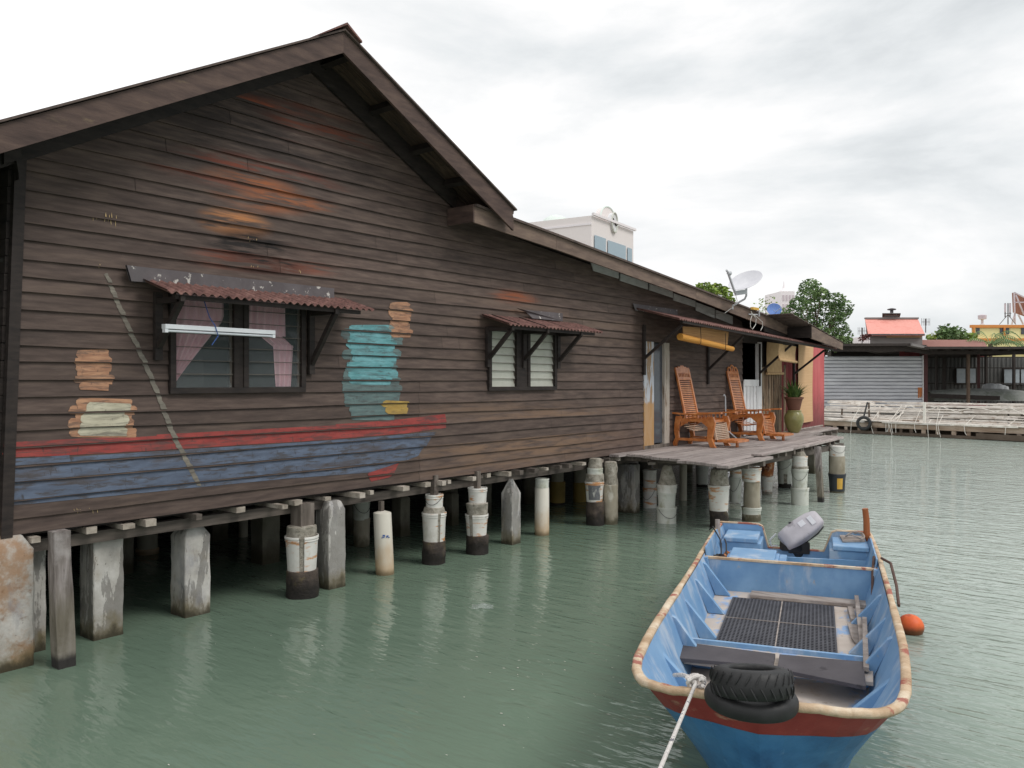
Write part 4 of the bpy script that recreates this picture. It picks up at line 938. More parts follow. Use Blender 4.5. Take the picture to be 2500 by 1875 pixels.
blind('cloth_blind', [(1902,840),(1944,846),(1944,884),(1904,878)], 6.62, M_['blind'], 'short tan cloth blind hanging from the awning edge')
blind('reed_screen', [(1950,838),(1986,846),(1986,1028),(1953,1034)], D-.10, M_['screen'], 'tall beige reed screen covering the red end wall', False)
# chairs
def chair(x, y, crown, slatm, label):
    t = thing('reclining_chair', label, 'chair', (x, y, DZ), 0, 'varnished planter chairs on the deck')
    Wd, Dp_ = .62, .66; ORG[t.name] = Vector((0,0,0))
    def part(nm, m, mt=None, sm=False): return m.build(nm, mt or M_['chair'], t, local=True, smooth=sm, bevel=.004)
    for sx_ in (0, Wd):
        m = MB()       # front cabriole leg
        pts = [(sx_,-.01,.56),(sx_,-.03,.45),(sx_,-.01,.30),(sx_,.01,.16),(sx_,-.03,.05),(sx_,-.06,.0)]
        ws = [.055,.07,.06,.05,.05,.055]
        rings = [[(q[0]-.028,q[1]-w_,q[2]),(q[0]+.028,q[1]-w_,q[2]),(q[0]+.028,q[1]+w_,q[2]),(q[0]-.028,q[1]+w_,q[2])] for q,w_ in zip(pts,ws)]
        m.loft(rings); part('leg', m, sm=False)
        m = MB(); pts = [(sx_,Dp_-.04,.56),(sx_,Dp_,.42),(sx_,Dp_+.02,.28),(sx_,Dp_-.0,.15),(sx_,Dp_+.05,.05),(sx_,Dp_+.07,.0)]
        rings = [[(q[0]-.026,q[1]-w_,q[2]),(q[0]+.026,q[1]-w_,q[2]),(q[0]+.026,q[1]+w_,q[2]),(q[0]-.026,q[1]+w_,q[2])] for q,w_ in zip(pts,[.07,.055,.045,.04,.045,.05])]
        m.loft(rings); part('leg', m)
        m = MB(); n = 10; rings = []
        for i in range(n+1):
            u = i/n; yy = -.22+u*(Dp_+.38); w_ = .045+.012*math.sin(u*math.pi); zz = .60+.018*math.cos(u*5)
            rings.append([(sx_-w_,yy,zz),(sx_+w_,yy,zz),(sx_+w_,yy,zz+.028),(sx_-w_,yy,zz+.028)])
        m.loft(rings); part('armrest', m)
        m = MB()       # pierced apron below the arm
        m.box((sx_-.015,0,.46),(sx_+.015,Dp_-.04,.52)); m.box((sx_-.015,0,.585),(sx_+.015,Dp_-.02,.60))
        for k in range(8):
            yy = .02+k*(Dp_-.08)/7; m.box((sx_-.012,yy-.012,.52),(sx_+.012,yy+.012,.585))
        m.prism([(sx_-.012,.04,.461),(sx_-.012,.18,.461),(sx_-.012,.05,.36)],(.024,0,0)); m.prism([(sx_-.012,Dp_-.08,.461),(sx_-.012,Dp_-.24,.461),(sx_-.012,Dp_-.06,.36)],(.024,0,0))
        part('apron', m)
        m = MB(); m.bar((sx_,.02,.13),(sx_,Dp_,.13),.035,.05); part('stretcher', m)
    m = MB(); m.bar((0,Dp_*.6,.14),(Wd,Dp_*.6,.14),.05,.035); m.bar((0,0.02,.47),(Wd,0.02,.47),.04,.05); part('cross_rail', m)
    # seat: sagging slats
    m = MB()
    for k in range(11):
        u = k/10; yy = .0+u*.56; zz = .44-.13*math.sin(u*math.pi)*1.0-.05*u; m.box((.03,yy,zz),(Wd-.03,yy+.042,zz+.014))
    part('seat', m, slatm)
    # back
    b0 = Vector((0,.50,.42)); b1 = Vector((0,.74,1.50)); dv = b1-b0
    m = MB()
    for sx_ in (.055, Wd-.055):
        m.bar(b0+Vector((sx_,0,0)), b0+dv*.93+Vector((sx_,0,0)),.05,.035,(0,1,0))
    m.bar(b0+dv*.78+Vector((.055,0,0)), b0+dv*.78+Vector((Wd-.055,0,0)),.03,.06,(0,.3,1)); m.bar(b0+dv*.05+Vector((.055,0,0)), b0+dv*.05+Vector((Wd-.055,0,0)),.03,.05,(0,.3,1))
    bk = part('backrest', m)
    m = MB()
    for k in range(21):
        q = b0+dv*(.10+.655*k/20); m.bar(q+Vector((.08,0,0)), q+Vector((Wd-.08,0,0)),.014,.019,(0,.3,1))
    m.build('back_slats', M_['chair'], bk, local=True)
    m = MB()
    for k in range(8):
        xx = .09+k*(Wd-.18)/7; m.bar(b0+dv*.80+Vector((xx,0,0)), b0+dv*.88+Vector((xx,0,0)),.026,.02,(0,1,0))
    m.bar(b0+dv*.875+Vector((.055,0,0)), b0+dv*.875+Vector((Wd-.055,0,0)),.03,.02,(0,.3,1)); m.build('back_spindles', M_['chair'], bk, local=True)
    m = MB()
    def bp(u, v): q = b0+dv*v; return Vector((u*Wd, q.y-.012, q.z))
    if not crown:
        top = [(.04,.885),(.96,.885),(.96,.94),(.92,.975),(.80,.965),(.76,.99),(.64,.985),(.58,1.01),(.42,1.01),(.36,.985),(.24,.99),(.20,.965),(.08,.975),(.04,.94)]
        m.prism([bp(u,v) for u,v in top],(0,.025,0))
    else:
        m.prism([bp(u,v) for u,v in ((.05,.885),(.95,.885),(.95,.93),(.05,.93))],(0,.025,0))
        for (u0,rx,ry) in ((.24,.13,.085),(.5,.16,.125),(.76,.13,.085)):
            pts = []
            for k in range(13):
                a_ = math.pi*k/12; pts.append(bp(u0+rx*math.cos(a_), .92+ry*math.sin(a_)**.8 if 0<k<12 else .92))
            m.tube(pts,.018,6)
        m.tube([bp(.5,.92),bp(.5,1.0)],.014,6)
    m.build('crest', M_['chair'], bk, local=True)
    # hanging front leg panel and pulled out footrest
    m = MB()
    for sx_ in (.05, Wd-.05): m.bar((sx_,-.03,.44),(sx_,-.10,.10),.03,.04,(0,1,0))
    for k in range(10):
        u = k/9; m.box((.06,-.045-.06*u,.40-.29*u),(Wd-.06,-.033-.06*u,.422-.29*u))
    part('front_panel', m, slatm)
    m = MB()
    for sx_ in (.05, Wd-.05): m.bar((sx_,.30,.12),(sx_,-.46,.12),.03,.045)
    for k in range(7): m.box((.05,-.20-.04*k,.135),(Wd-.05,-.17-.04*k,.15))
    m.box((.05,-.50,.10),(Wd-.05,-.455,.14)); m.box((Wd*.45,-.4,0),(Wd*.55,-.36,.12)); part('footrest', m)
    return t
chair(13.93, 6.52, False, M_['chairslat'], 'left reclining chair with pale worn slats and scalloped crest')
chair(16.22, 6.52, True, M_['chair'], 'right reclining chair with glossy orange slats and looped crest')
# walking stick by the wall
m = MB(); c = WL(1768,1000,D-.12); m.tube([(c.x-.03,c.y,c.z+.28),(c.x,c.y,c.z+.31),(c.x+.03,c.y-.01,c.z+.27),(c.x+.03,c.y-.02,c.z-.2),(c.x+.03,c.y-.05,c.z-.42),(c.x+.2,c.y-.2,DZ+.01)],.014,8)
o = m.build('bent_pipe', M_['grey_steel'], None, origin=(c.x,c.y,DZ), smooth=True); tag(o,'thin grey bent pipe leaning on the wall between the two chairs','pipe')
# jar + pot + plant
jx, jy = 19.15, 6.86
m = MB(); m.lathe([(.10,0),(.125,.02),(.17,.12),(.215,.26),(.222,.36),(.20,.44),(.165,.485),(.16,.50),(.175,.515),(.165,.53)],(jx,jy,DZ),36); o = m.build('glazed_jar', M_['jar'], None, origin=(jx,jy,DZ), smooth='all'); tag(o,'olive green glazed jar standing on the deck under a clay pot','jar')
pt = thing('potted_plant','leafy plant in a brown clay pot set on top of the olive jar','plant',(jx,jy,DZ+.532))
m = MB(); m.lathe([(.13,.532),(.14,.56),(.18,.74),(.20,.80),(.22,.80),(.22,.84),(.19,.84),(.18,.79),(.01,.78)],(jx,jy,DZ),32); m.build('pot', M_['terra'], pt, smooth=True)
m = MB()
for k in range(80):
    a_ = rnd(0,6.28); r_ = rnd(.0,.14); L_ = rnd(.25,.62); tip = rnd(.1,.42); base = Vector((jx+r_*math.cos(a_),jy+r_*math.sin(a_),DZ+.79)); dirv = Vector((math.cos(a_),math.sin(a_),0)); sd_ = Vector((-math.sin(a_),math.cos(a_),0)); wd = rnd(.012,.028)
    pr = None
    for j in range(6):
        u = j/5; c = base + dirv*tip*u**1.6 + Vector((0,0,L_*(u-.35*u*u*(tip*3)))); w_ = wd*math.sin(math.pi*min(.97,u+.12)); cu = (c-sd_*w_, c+sd_*w_)
        if pr: m.quad(pr[0],pr[1],cu[1],cu[0])
        pr = cu
m.build('leaves', M_['leaf'], pt)
# satellite dish on the eave
bs = WL(1787,750,6.76); dc = DP(1822,690,(bs.x*VX+bs.y*VY)-.25)
ds = thing('satellite_dish','pale grey satellite dish on a bent arm fixed to the eave','satellite dish',tuple(bs))
nrm = (Vector((RX,RY,0))*-.42 + Vector((0,0,1))*.76 - Vector((VX,VY,0))*.46).normalized(); q = nrm.to_track_quat('Z','Y').to_matrix()
m = MB(); R_ = .33; m.lathe([(.001,0),(.1,.006),(.2,.024),(.28,.046),(R_,.064),(R_+.006,.058),(.28,.036),(.2,.012),(.1,-.006),(.001,-.012)],tuple(dc),40,m=q); m.build('reflector', M_['dish'], ds, smooth=True)
low = DP(1795,716,dc.dot(Vector((VX,VY,0)))-.1); foc = DP(1777,664,dc.dot(Vector((VX,VY,0)))-.35)
m = MB(); m.bar(low, foc, .035, .035); m.build('feed_arm', M_['grey_steel'], ds)
m = MB(); m.tube([foc+Vector((0,0,-.02)), foc+(dc-foc).normalized()*.07],[.03,.045],12); m.tube([foc, foc-(dc-foc).normalized()*.05+Vector((0,0,.02))],.02,8); m.build('receiver', M_['grey_steel'], ds, smooth=True)
mid = DP(1822,712,dc.dot(Vector((VX,VY,0)))+.05); k1 = DP(1818,730,dc.dot(Vector((VX,VY,0)))+.1)
m = MB(); m.tube([dc-nrm*.01, mid, DP(1822,722,mid.dot(Vector((VX,VY,0)))), k1, bs+Vector((0,-.02,.03)), bs+Vector((-.03,-.02,-.05))],.02,10); m.bar(low, mid, .05,.09); m.build('mast', M_['grey_steel'], ds, smooth=True)
m = MB(); m.tube([low, DP(1800,735,mid.dot(Vector((VX,VY,0)))), WL(1786,752,6.74), WL(1770,764,6.75), WL(1740,767,D-.06)],.006,5); m.build('cable', M_['whitewire'], ds)
# antenna box with loops of cable on the eave
bs2 = WL(1838,757,6.78); ab = thing('junction_box','small yellowish box with looped white cables on the porch eave','box',tuple(bs2))
m = MB(); m.box((bs2.x-.16,6.70,bs2.z-.0),(bs2.x+.14,6.77,bs2.z+.05)); m.build('case', M_['ylabel'], ab)
m = MB(); P2 = lambda x,y: WL(x,y,6.68)
m.tube([P2(1834,760),P2(1836,770),P2(1832,782),P2(1832,798),P2(1837,804),P2(1845,792),P2(1846,778),P2(1838,768),P2(1834,762)],.007,6)
m.tube([P2(1836,766),P2(1850,776),P2(1861,786),P2(1862,797),P2(1857,807)],.007,6); m.build('cable_loop', M_['whitewire'], ab)
m = MB(); m.bar(WL(1828,767,6.76),WL(1849,768,6.76),.02,.02); m.box((WL(1852,760,6.76).x,6.74,bs2.z-.12),(WL(1853,760,6.76).x,6.77,bs2.z+.02)); m.build('clip', M_['grey_steel'], ab)

# ------------------------------------------------------------------ the blue boat
BH = math.radians(20.4); BO = (3.69, 1.07)
bdir = W(math.cos(BH), math.sin(BH), 0); bside = W(-math.sin(BH), math.cos(BH), 0); borg = W(BO[0], BO[1], 0) + bside*.035
def BL(s, t, z): return borg + bdir*s + bside*t + Vector((0,0,z))
def PX(px, py, z):
    g = G(px,py,z)-borg; return g.dot(bdir), g.dot(bside)
Z3 = lambda x, y: (1500+x/2.765, 1200+y/2.765); ZB = lambda x, y: (1520+x/2.989, 1400+y/2.989); ZS = lambda x, y: (1650+x/4.174, 1220+y/4.174)
boat = thing('fishing_boat','open blue wooden boat with red bow band and chafed gunwale, moored bow first','boat',tuple(borg))
gun = [(-.03,0,.87),(-.02,.13,.87),(0,.26,.87),(.015,.375,.865),(.05,.47,.86),(.11,.54,.85),(.20,.59,.845),(.33,.63,.83),(.5,.66,.82),(.75,.685,.80),(1.05,.71,.775),(1.5,.74,.74),(2.0,.76,.71),(2.6,.775,.68),(3.2,.79,.66),(3.8,.80,.65),(4.4,.805,.66),(5.0,.80,.68),(5.45,.785,.70),(5.62,.77,.71)]
wat = [(.46,0),(.56,.06),(.66,.12),(.76,.175),(.85,.225),(.94,.27),(1.02,.305),(1.12,.34),(1.24,.38),(1.42,.42),(1.62,.46),(1.9,.50),(2.25,.53),(2.7,.56),(3.25,.58),(3.8,.59),(4.4,.60),(5.0,.60),(5.45,.59),(5.62,.58)]
n = len(gun)
def side(m, za, zb, sgn, bow=.0):
    g = []
    for j in range(7):
        v = za+(zb-za)*j/6; r = []
        for (gs,gt,gz),(ws,wt) in zip(gun,wat):
            u = v; curve = .10*math.sin(math.pi*u)
            s_ = ws+(gs-ws)*u; t_ = wt+(gt-wt)*u**(1.35 if gs < 1.2 else 1.0)+curve*(0 if gs < 1.2 else .03); z_ = gz*u
            r.append(BL(s_, sgn*t_, z_ ))
        g.append(r)
    for j in range(6):
        for i in range(n-1): m.quad(g[j][i],g[j][i+1],g[j+1][i+1],g[j+1][i])
bandv = .79
m = MB()
for sg in (1,-1):
    side(m, 0, bandv, sg)
    lowr = [BL(ws+.15*(1 if i<10 else 0), sg*wt*.8, -.18) for i,(ws,wt) in enumerate(wat)]; w0 = [BL(ws,sg*wt,0) for ws,wt in wat]
    for i in range(n-1): m.quad(lowr[i],lowr[i+1],w0[i+1],w0[i])
hull = m.build('hull', M_['bblue'], boat, smooth=True)
m = MB()
for sg in (1,-1): side(m, bandv+.001, 1.0, sg)
m.build('red_band', M_['bred'], boat, smooth=True)
# gunwale cap, rounded, with chafing gear
m = MB()
full = [(s_,-t_,z_) for s_,t_,z_ in reversed(gun)] + gun[1:]
# densify
dn = []
for a,b in zip(full, full[1:]):
    for k in range(4): dn.append(Vector(a).lerp(Vector(b),k/4))
dn.append(Vector(full[-1]))
rings = []
for i,p in enumerate(dn):
    t = (dn[min(i+1,len(dn)-1)]-dn[max(i-1,0)]).normalized(); nx = Vector((-t.y,t.x,0)).normalized()
    if nx.dot(Vector((2.5,0,0))-Vector((p.x,p.y,0))) < 0: nx = -nx      # inward
    fat = .80 if p.x < 2.6 else .66; jt = noise.noise(p*6)*.005+noise.noise(p*22)*.004
    r = []
    for (u,v) in ((-.010,-.030),(-.017,-.012),(-.014,.006),(-.002,.013),(.022,.014),(.042,.008),(.048,-.004),(.045,-.03)):
        q = p + nx*(u*fat) + Vector((0,0,v*fat+jt)); r.append(BL(q.x,q.y,q.z))
    rings.append(r)
m.loft(rings); m.build('gunwale', M_['gun'], boat, smooth='all')
# inner skin and floor
FZ = .31
inn_g = []; inn_f = []
for i,((gs,gt,gz)) in enumerate(gun):
    a = (gs,gt); ins = .035
    if i <= 3: g_ = (gs+.035, gt*.93); f_ = (gs+.22+.05*i, gt*.80)
    elif i <= 8: g_ = (gs+.02, gt-.035); f_ = (max(gs+.06,.30), gt-.10)
    else: g_ = (gs, gt-.035); f_ = (gs, gt-.115)
    inn_g.append((g_[0],g_[1],gz-.012)); inn_f.append((f_[0],f_[1],FZ))
def hullpt(i, z):
    (gs,gt,gz),(ws,wt) = gun[i],wat[i]; u = z/gz; return ws+(gs-ws)*u, wt+(gt-wt)*u**(1.35 if gs < 1.2 else 1.0)
for i in range(n):
    hs, ht_ = hullpt(i, FZ); inn_f[i] = (hs+(.05 if i < 12 else 0), max(0, ht_-(.045 if i < 12 else .05)), FZ)
m = MB()
for sg in (1,-1):
    prev = None
    for j in range(5):
        v = j/4; r = [BL(a[0]+(b[0]-a[0])*v, sg*(a[1]+(b[1]-a[1])*v), a[2]+(b[2]-a[2])*v) for a,b in zip(inn_g,inn_f)]
        if prev:
            for i in range(n-1): m.quad(prev[i],prev[i+1],r[i+1],r[i])
        prev = r
m.build('inner_planking', M_['bin'], boat, smooth=True)
m = MB()
for i in range(n-1):
    a, b = inn_f[i], inn_f[i+1]; m.quad(BL(a[0],-a[1],FZ),BL(a[0],a[1],FZ),BL(b[0],b[1],FZ),BL(b[0],-b[1],FZ))
m.build('floor', M_['bfloor'], boat)
# ribs / knees
for s_ in (1.15, 1.95, 2.62, 3.35, 3.98):
    for sg in (1,-1):
        if s_ > 3.9 and sg > 0: continue
        gt = .69+.03*min(1,(s_-.5)) + .02; gz = .79-.04*s_+.02*0
        gz = next(z for (a,b_,z) in gun if a >= s_)-.02; gt = next(b_ for (a,b_,z) in gun if a >= s_)-.035
        ft = next(b_[1]+(c_[1]-b_[1])*(s_-b_[0])/(c_[0]-b_[0]) for b_,c_ in zip(inn_f,inn_f[1:]) if b_[0] <= s_ <= c_[0])
        m = MB(); pts = [BL(s_,sg*(gt-.01),gz-.03),BL(s_,sg*(gt-.05),gz-.05),BL(s_,sg*(ft-.14),FZ+.004),BL(s_,sg*(ft-.006),FZ+.004)]
        m.prism(pts, tuple(bdir*.05)); m.build('rib', M_['bin'], boat, bevel=.004)
# bulkhead, transom
BS = 4.2
m = MB(); P3 = lambda s_,t_,z_: BL(s_,t_,z_)
m.prism([P3(BS,-.745,.60),P3(BS,.745,.60),P3(BS,.70,FZ),P3(BS,-.70,FZ)], tuple(bdir*.03)); bh = m.build('bulkhead', M_['bin'], boat)
m = MB(); m.bar(P3(BS+.015,-.77,.612),P3(BS+.015,.77,.612),.045,.02); m.build('bulkhead_cap', M_['gun'], bh)
for sg in (1,-1):
    m = MB(); m.bar(P3(BS-.03,sg*.755,.62),P3(BS-.03,sg*.70,FZ),.05,.07,tuple(bdir)); m.build('corner_post', M_['bin'], boat)
m = MB(); m.prism([P3(5.6,-.78,.72),P3(5.6,-.36,.72),P3(5.6,-.31,.70),P3(5.6,-.25,.47),P3(5.6,.32,.47),P3(5.6,.40,.68),P3(5.6,.45,.70),P3(5.6,.78,.70),P3(5.6,.60,-.1),P3(5.6,-.60,-.1)], tuple(bdir*.035)); tm = m.build('transom', M_['bin'], boat)
m = MB(); ed = [P3(5.617,-.78,.726),P3(5.617,-.36,.726),P3(5.617,-.31,.705),P3(5.617,-.25,.476),P3(5.617,.32,.476),P3(5.617,.40,.685),P3(5.617,.45,.706),P3(5.617,.78,.706)]
for a,b in zip(ed,ed[1:]): m.bar(a,b,.045,.014,(0,0,1) if abs((b-a).z) < .1 else tuple(bside))
m.build('transom_edge', M_['gun'], tm)
m = MB(); m.prism([P3(5.02,-.12,.50),P3(5.02,.76,.52),P3(5.02,.72,FZ),P3(5.02,-.12,FZ)], tuple(bdir*.025)); m.build('stern_divider', M_['bin'], boat)
for sg in (1,-1):
    m = MB(); m.prism([P3(4.24,sg*.765,.70),P3(5.60,sg*.775,.70),P3(5.6,sg*.70,FZ),P3(4.24,sg*.70,FZ)], tuple(bside*(-sg)*.012)); m.build('side_panel', M_['bin'], boat)
# stern boxes
def chest(s0,s1,t0,t1,z0,z1,lid=.05):
    m = MB(); m.prism([P3(s0+.02,t0-.03,z0),P3(s0+.02,t1+.03,z0),P3(s1,t1+.03,z0),P3(s1,t0-.03,z0)],(0,0,z1-lid-z0-.002)); c_ = m.build('storage_chest', M_['bin'], boat, bevel=.008)
    m = MB(); m.prism([P3(s0,t0,z1-lid),P3(s0,t1,z1-lid),P3(s1,t1,z1-lid),P3(s1,t0,z1-lid)],(0,0,lid)); m.build('lid', M_['bin'], c_, bevel=.01); return c_
chest(5.10,5.58,-.68,-.33,FZ,.655); chest(5.06,5.56,.40,.74,FZ,.645); chest(4.36,4.86,-.56,-.13,FZ,.60,.03)
m = MB(); m.prism([P3(4.4,-.1,FZ),P3(4.4,-.03,FZ),P3(4.86,-.03,FZ),P3(4.86,-.1,FZ)],(0,0,.25)); m.build('storage_chest', M_['bin'], boat, bevel=.008)
m = MB(); m.prism([P3(4.3,.0,FZ+.01),P3(4.3,.42,FZ+.01),P3(4.7,.42,FZ+.01),P3(4.7,.0,FZ+.01)],(0,0,.12)); o = m.build('green_crate', M_['green'], None, origin=tuple(P3(4.5,.2,FZ))); tag(o,'green plastic slab lying behind the boat bulkhead','crate')
# thwart with black panels
TZ = .43
ths = PX(*ZB(1100,570),TZ)[0]
m = MB(); m.prism([P3(ths-.38,-.66,TZ-.03),P3(ths-.38,.58,TZ-.03),P3(ths,.60,TZ-.03),P3(ths,-.68,TZ-.03)],(0,0,.028)); th_ = m.build('thwart', M_['bfloor'], boat, bevel=.004)
m = MB(); m.bar(P3(ths+.012,-.705,TZ+.004),P3(ths+.012,.73,TZ+.004),.03,.05); m.build('thwart_edge', M_['bin'], th_)
pl = [PX(*ZB(x,y),TZ+.03) for x,y in ((440,497),(1115,583),(1098,672),(385,612))]; pr_ = [PX(*ZB(x,y),TZ+.03) for x,y in ((1145,586),(1757,640),(1777,822),(1128,690))]
for q_, lb_ in ((pl,'black foam panel on the boat thwart, the left one behind the tyres'),(pr_,'black foam panel on the boat thwart, the right one with dark spots')):
    q_ = [(s_, max(-.68,min(.68,t_))) for s_,t_ in q_]
    m = MB(); m.prism([P3(s_,t_,TZ+.002) for s_,t_ in q_],(0,0,.026)); c = P3(q_[0][0],q_[0][1],TZ); o = m.build('foam_panel', M_['panel'], None, origin=tuple(c), bevel=.003); tag(o,lb_,'panel','black panels on the boat thwart')
# rubber mat with holes
q_ = [PX(*ZB(x,y),FZ+.01) for x,y in ((835,185),(1525,245),(1545,600),(725,515))]
s1_ = (q_[0][0]+q_[1][0])/2; s0_ = (q_[2][0]+q_[3][0])/2; t0_, t1_ = -.465, .385; s0_ = max(s0_, ths+.06)
m = MB(); zt_ = FZ+.016
NS, NT = 34, 28
ds_ = (s1_-s0_)/NS; dt_ = (t1_-t0_)/NT
for i in range(NS+1):
    s_ = s0_+i*ds_; m.bar(P3(s_,t0_,zt_),P3(s_,t1_,zt_),.017,.010)
for j in range(NT+1):
    t_ = t0_+j*dt_; m.bar(P3(s0_,t_,zt_+.001),P3(s1_,t_,zt_+.001),.0135,.010)
mo = m.build('rubber_mat', M_['mat'], None, origin=tuple(P3(s0_,0,FZ))); tag(mo,'black perforated rubber mat on the boat floor','mat')
m = MB(); tm_ = -.04; m.bar(P3(s0_,tm_,zt_+.008),P3(s1_,tm_,zt_+.008),.010,.004); m.bar(P3((s0_+s1_)/2,t0_,zt_+.008),P3((s0_+s1_)/2,t1_,zt_+.008),.008,.004); m.build('seam', M_['driftwood'], mo)
# loose timber in the boat
def lying(name, a, b, w_, h_, z, label, mt='stick', cat='plank', zz=None):
    A_ = PX(*ZB(*a),z); B_ = PX(*ZB(*b),zz or z); m = MB(); p_, q2 = P3(A_[0],A_[1],z), P3(B_[0],B_[1],zz or z)
    m.bar(p_,q2,w_,h_); o = m.build(name, M_[mt], None, origin=tuple(p_), bevel=.003); return tag(o,label,cat)
lying('plank',(935,150),(1792,228),.17,.03,FZ+.02,'wide weathered plank lying on the boat floor against the bulkhead','driftwood')
lying('stick',(1707,170),(1748,520),.035,.03,FZ+.075,'square grey stick resting on the boat floor over the paddle','stick','stick')
lying('stick',(1765,330),(1778,700),.035,.03,FZ+.10,'bent grey stick reaching across the thwart of the boat','stick','stick',zz=TZ+.03)
lying('offcut',(1660,255),(1688,350),.045,.04,FZ+.025,'short grey timber offcut beside the mat in the boat','stick','offcut')
pdq = [PX(*ZB(x,y),FZ+.02) for x,y in ((1640,368),(1665,362),(1722,366),(1735,500),(1752,525),(1705,512),(1672,478))]
m = MB(); m.prism([P3(s_,t_,FZ+.012) for s_,t_ in pdq],(0,0,.016)); o = m.build('paddle_blade', M_['stick'], None, origin=tuple(P3(*pdq[0],FZ)), bevel=.004); tag(o,'flat worn paddle blade lying on the boat floor','paddle')
m = MB(); a_, b_ = PX(*ZS(1670,365),.655), PX(*ZS(1925,420),.655)
m.prism([P3(*PX(*ZS(x,y),.665),.648) for x,y in ((1668,362),(1905,365),(1928,415),(1700,418))],(0,0,.02)); o = m.build('board', M_['driftwood'], None, origin=tuple(P3(5.4,.6,.65))); tag(o,'small grey board lying on the right stern chest of the boat','board')
# posts at stern
a_ = P3(5.45,.80,.66); d5 = a_.x*VX+a_.y*VY
m = MB(); m.tube([P3(5.42,.80,.55), DP(1650+1945/4.174,1220+340/4.174,d5), DP(1650+1942/4.174,1220+200/4.174,d5), DP(1650+1928/4.174,1220+90/4.174,d5)],[.035,.034,.032,.03],10)
m.build('stern_post', M_['rudder'], boat, smooth=True)
m = MB(); m.tube([P3(5.3,-.76,.60),P3(5.32,-.765,.80)],[.03,.026],8); m.build('mooring_peg', M_['stick'], boat, smooth=True)
m = MB(); pts = [P3(5.35+.1*math.cos(k*.5)*1.2,.62+.09*math.sin(k*.5),.71+.02*math.sin(k*1.1)) for k in range(16)]; m.tube(pts,.008,6); m.build('rope_tie', M_['stick'], boat)
# side pad + hose on right
m = MB(); m.tube([P3(4.35,.74,.70),P3(4.2,.72,.60),P3(3.9,.70,.42),P3(3.85,.66,FZ+.02)],.012,7); m.tube([P3(4.3,.80,.70),P3(4.1,.86,.70),P3(3.6,.865,.62),P3(3.1,.84,.58)],.012,7); o = m.build('hose', M_['hosebrown'], boat, smooth=True)
# wires & gear at stern left
m = MB()
for k in range(9):
    pts = []; rr = rnd(.05,.085); ph = rnd(0,6)
    for j in range(18): aa = ph+j*.36; pts.append(P3(4.48+rr*math.cos(aa)+rnd(-.004,.004), -.655+rr*.8*math.sin(aa), .48+.012*k+rnd(-.006,.006)))
    m.tube(pts,.007,5)
m.tube([P3(4.5,-.64,.55),P3(4.7,-.66,.66),P3(4.95,-.70,.66),P3(5.2,-.80,.74),P3(5.22,-.84,.70)],.008,5); m.tube([P3(4.6,-.6,.55),P3(4.8,-.62,.64),P3(5.05,-.66,.64)],.008,5)
o = m.build('cable_coil', M_['wire'], None, origin=tuple(P3(4.5,-.64,.45))); tag(o,'tangle of black cable in the stern corner of the boat','cable')
m = MB(); 
for (s_,t_,z_,r_) in ((4.62,-.62,.54,.035),(4.70,-.60,.56,.03),(4.58,-.66,.55,.03)): m.lathe([(.001,-r_),(r_*.8,-r_*.6),(r_,0),(r_*.8,r_*.6),(.001,r_)],tuple(P3(s_,t_,z_)),12)
o = m.build('fuel_bulb', M_['rustdrum'], None, origin=tuple(P3(4.62,-.62,.5)), smooth=True); tag(o,'rusty round fittings lying by the black cable tangle','fittings')
# outboard motor, tilted up
mt_ = thing('outboard_motor','grey outboard motor with faded cowling tilted up on the boat stern','outboard motor',tuple(P3(5.6,.05,.5)))
d6 = 9.0; dV = Vector((VX,VY,0)); 
cA = DP(1650+1110/4.174,1220+425/4.174,8.85); cB = DP(1650+1440/4.174,1220+195/4.174,8.85); ax = (cB-cA).normalized(); ax_n = (-dV + Vector((0,0,1))*.55 + Vector((RX,RY,0))*-.35); ax_n = (ax_n-ax*ax_n.dot(ax)).normalized(); sd_ = ax.cross(ax_n)
L_ = (cB-cA).length
def sec(t, w_, h_, off=0, k=3.2, nn=24):
    c = cA + ax*(L_*t) + ax_n*off; r = []
    for i in range(nn):
        a_ = 2*math.pi*i/nn; cx_, sy_ = math.cos(a_), math.sin(a_); x_ = math.copysign(abs(cx_)**(2/k),cx_)*w_; y_ = math.copysign(abs(sy_)**(2/k),sy_)*h_; r.append(c+sd_*x_+ax_n*y_)
    return r
m = MB(); m.loft([sec(-.06,.085,.05,0,5),sec(-.03,.10,.075,0,5),sec(.15,.112,.09,0,5),sec(.45,.120,.10,0,5),sec(.80,.112,.095,0,5),sec(1.0,.09,.08,0,5),sec(1.06,.075,.06,0,5),sec(1.08,.05,.04,0,5)]); m.build('cowling', M_['cowl'], mt_, smooth='all')
m = MB(); m.loft([sec(-.04,.095,.05,-.085,4),sec(.15,.118,.05,-.095,4),sec(.8,.118,.045,-.095,4),sec(1.02,.095,.04,-.085,4),sec(1.05,.07,.03,-.08,4)]); m.build('lower_cover', M_['motorblack'], mt_, smooth='all')
m = MB()
for (u0,u1,v0,v1) in ((.50,.66,-.06,.0),(.76,.88,-.05,.05)):
    pts = [cA+ax*(L_*u)+sd_*v+ax_n*.0985 for u,v in ((u0,v0),(u1,v0),(u1,v1),(u0,v1))]; m.prism(pts, tuple(ax_n*.004))
m.build('decal', M_['dish'], mt_)
lg0 = cA + ax*(-.02) ; tb = P3(5.60,.06,.50)
m = MB(); m.tube([lg0+ax_n*-.02, lg0.lerp(tb,.45)+Vector((0,0,-.0)), tb+Vector((0,0,.0)), P3(5.70,.06,.34), P3(5.95,.06,.30)],[.085,.075,.07,.06,.05],14); m.build('leg', M_['motorblack'], mt_, smooth=True)
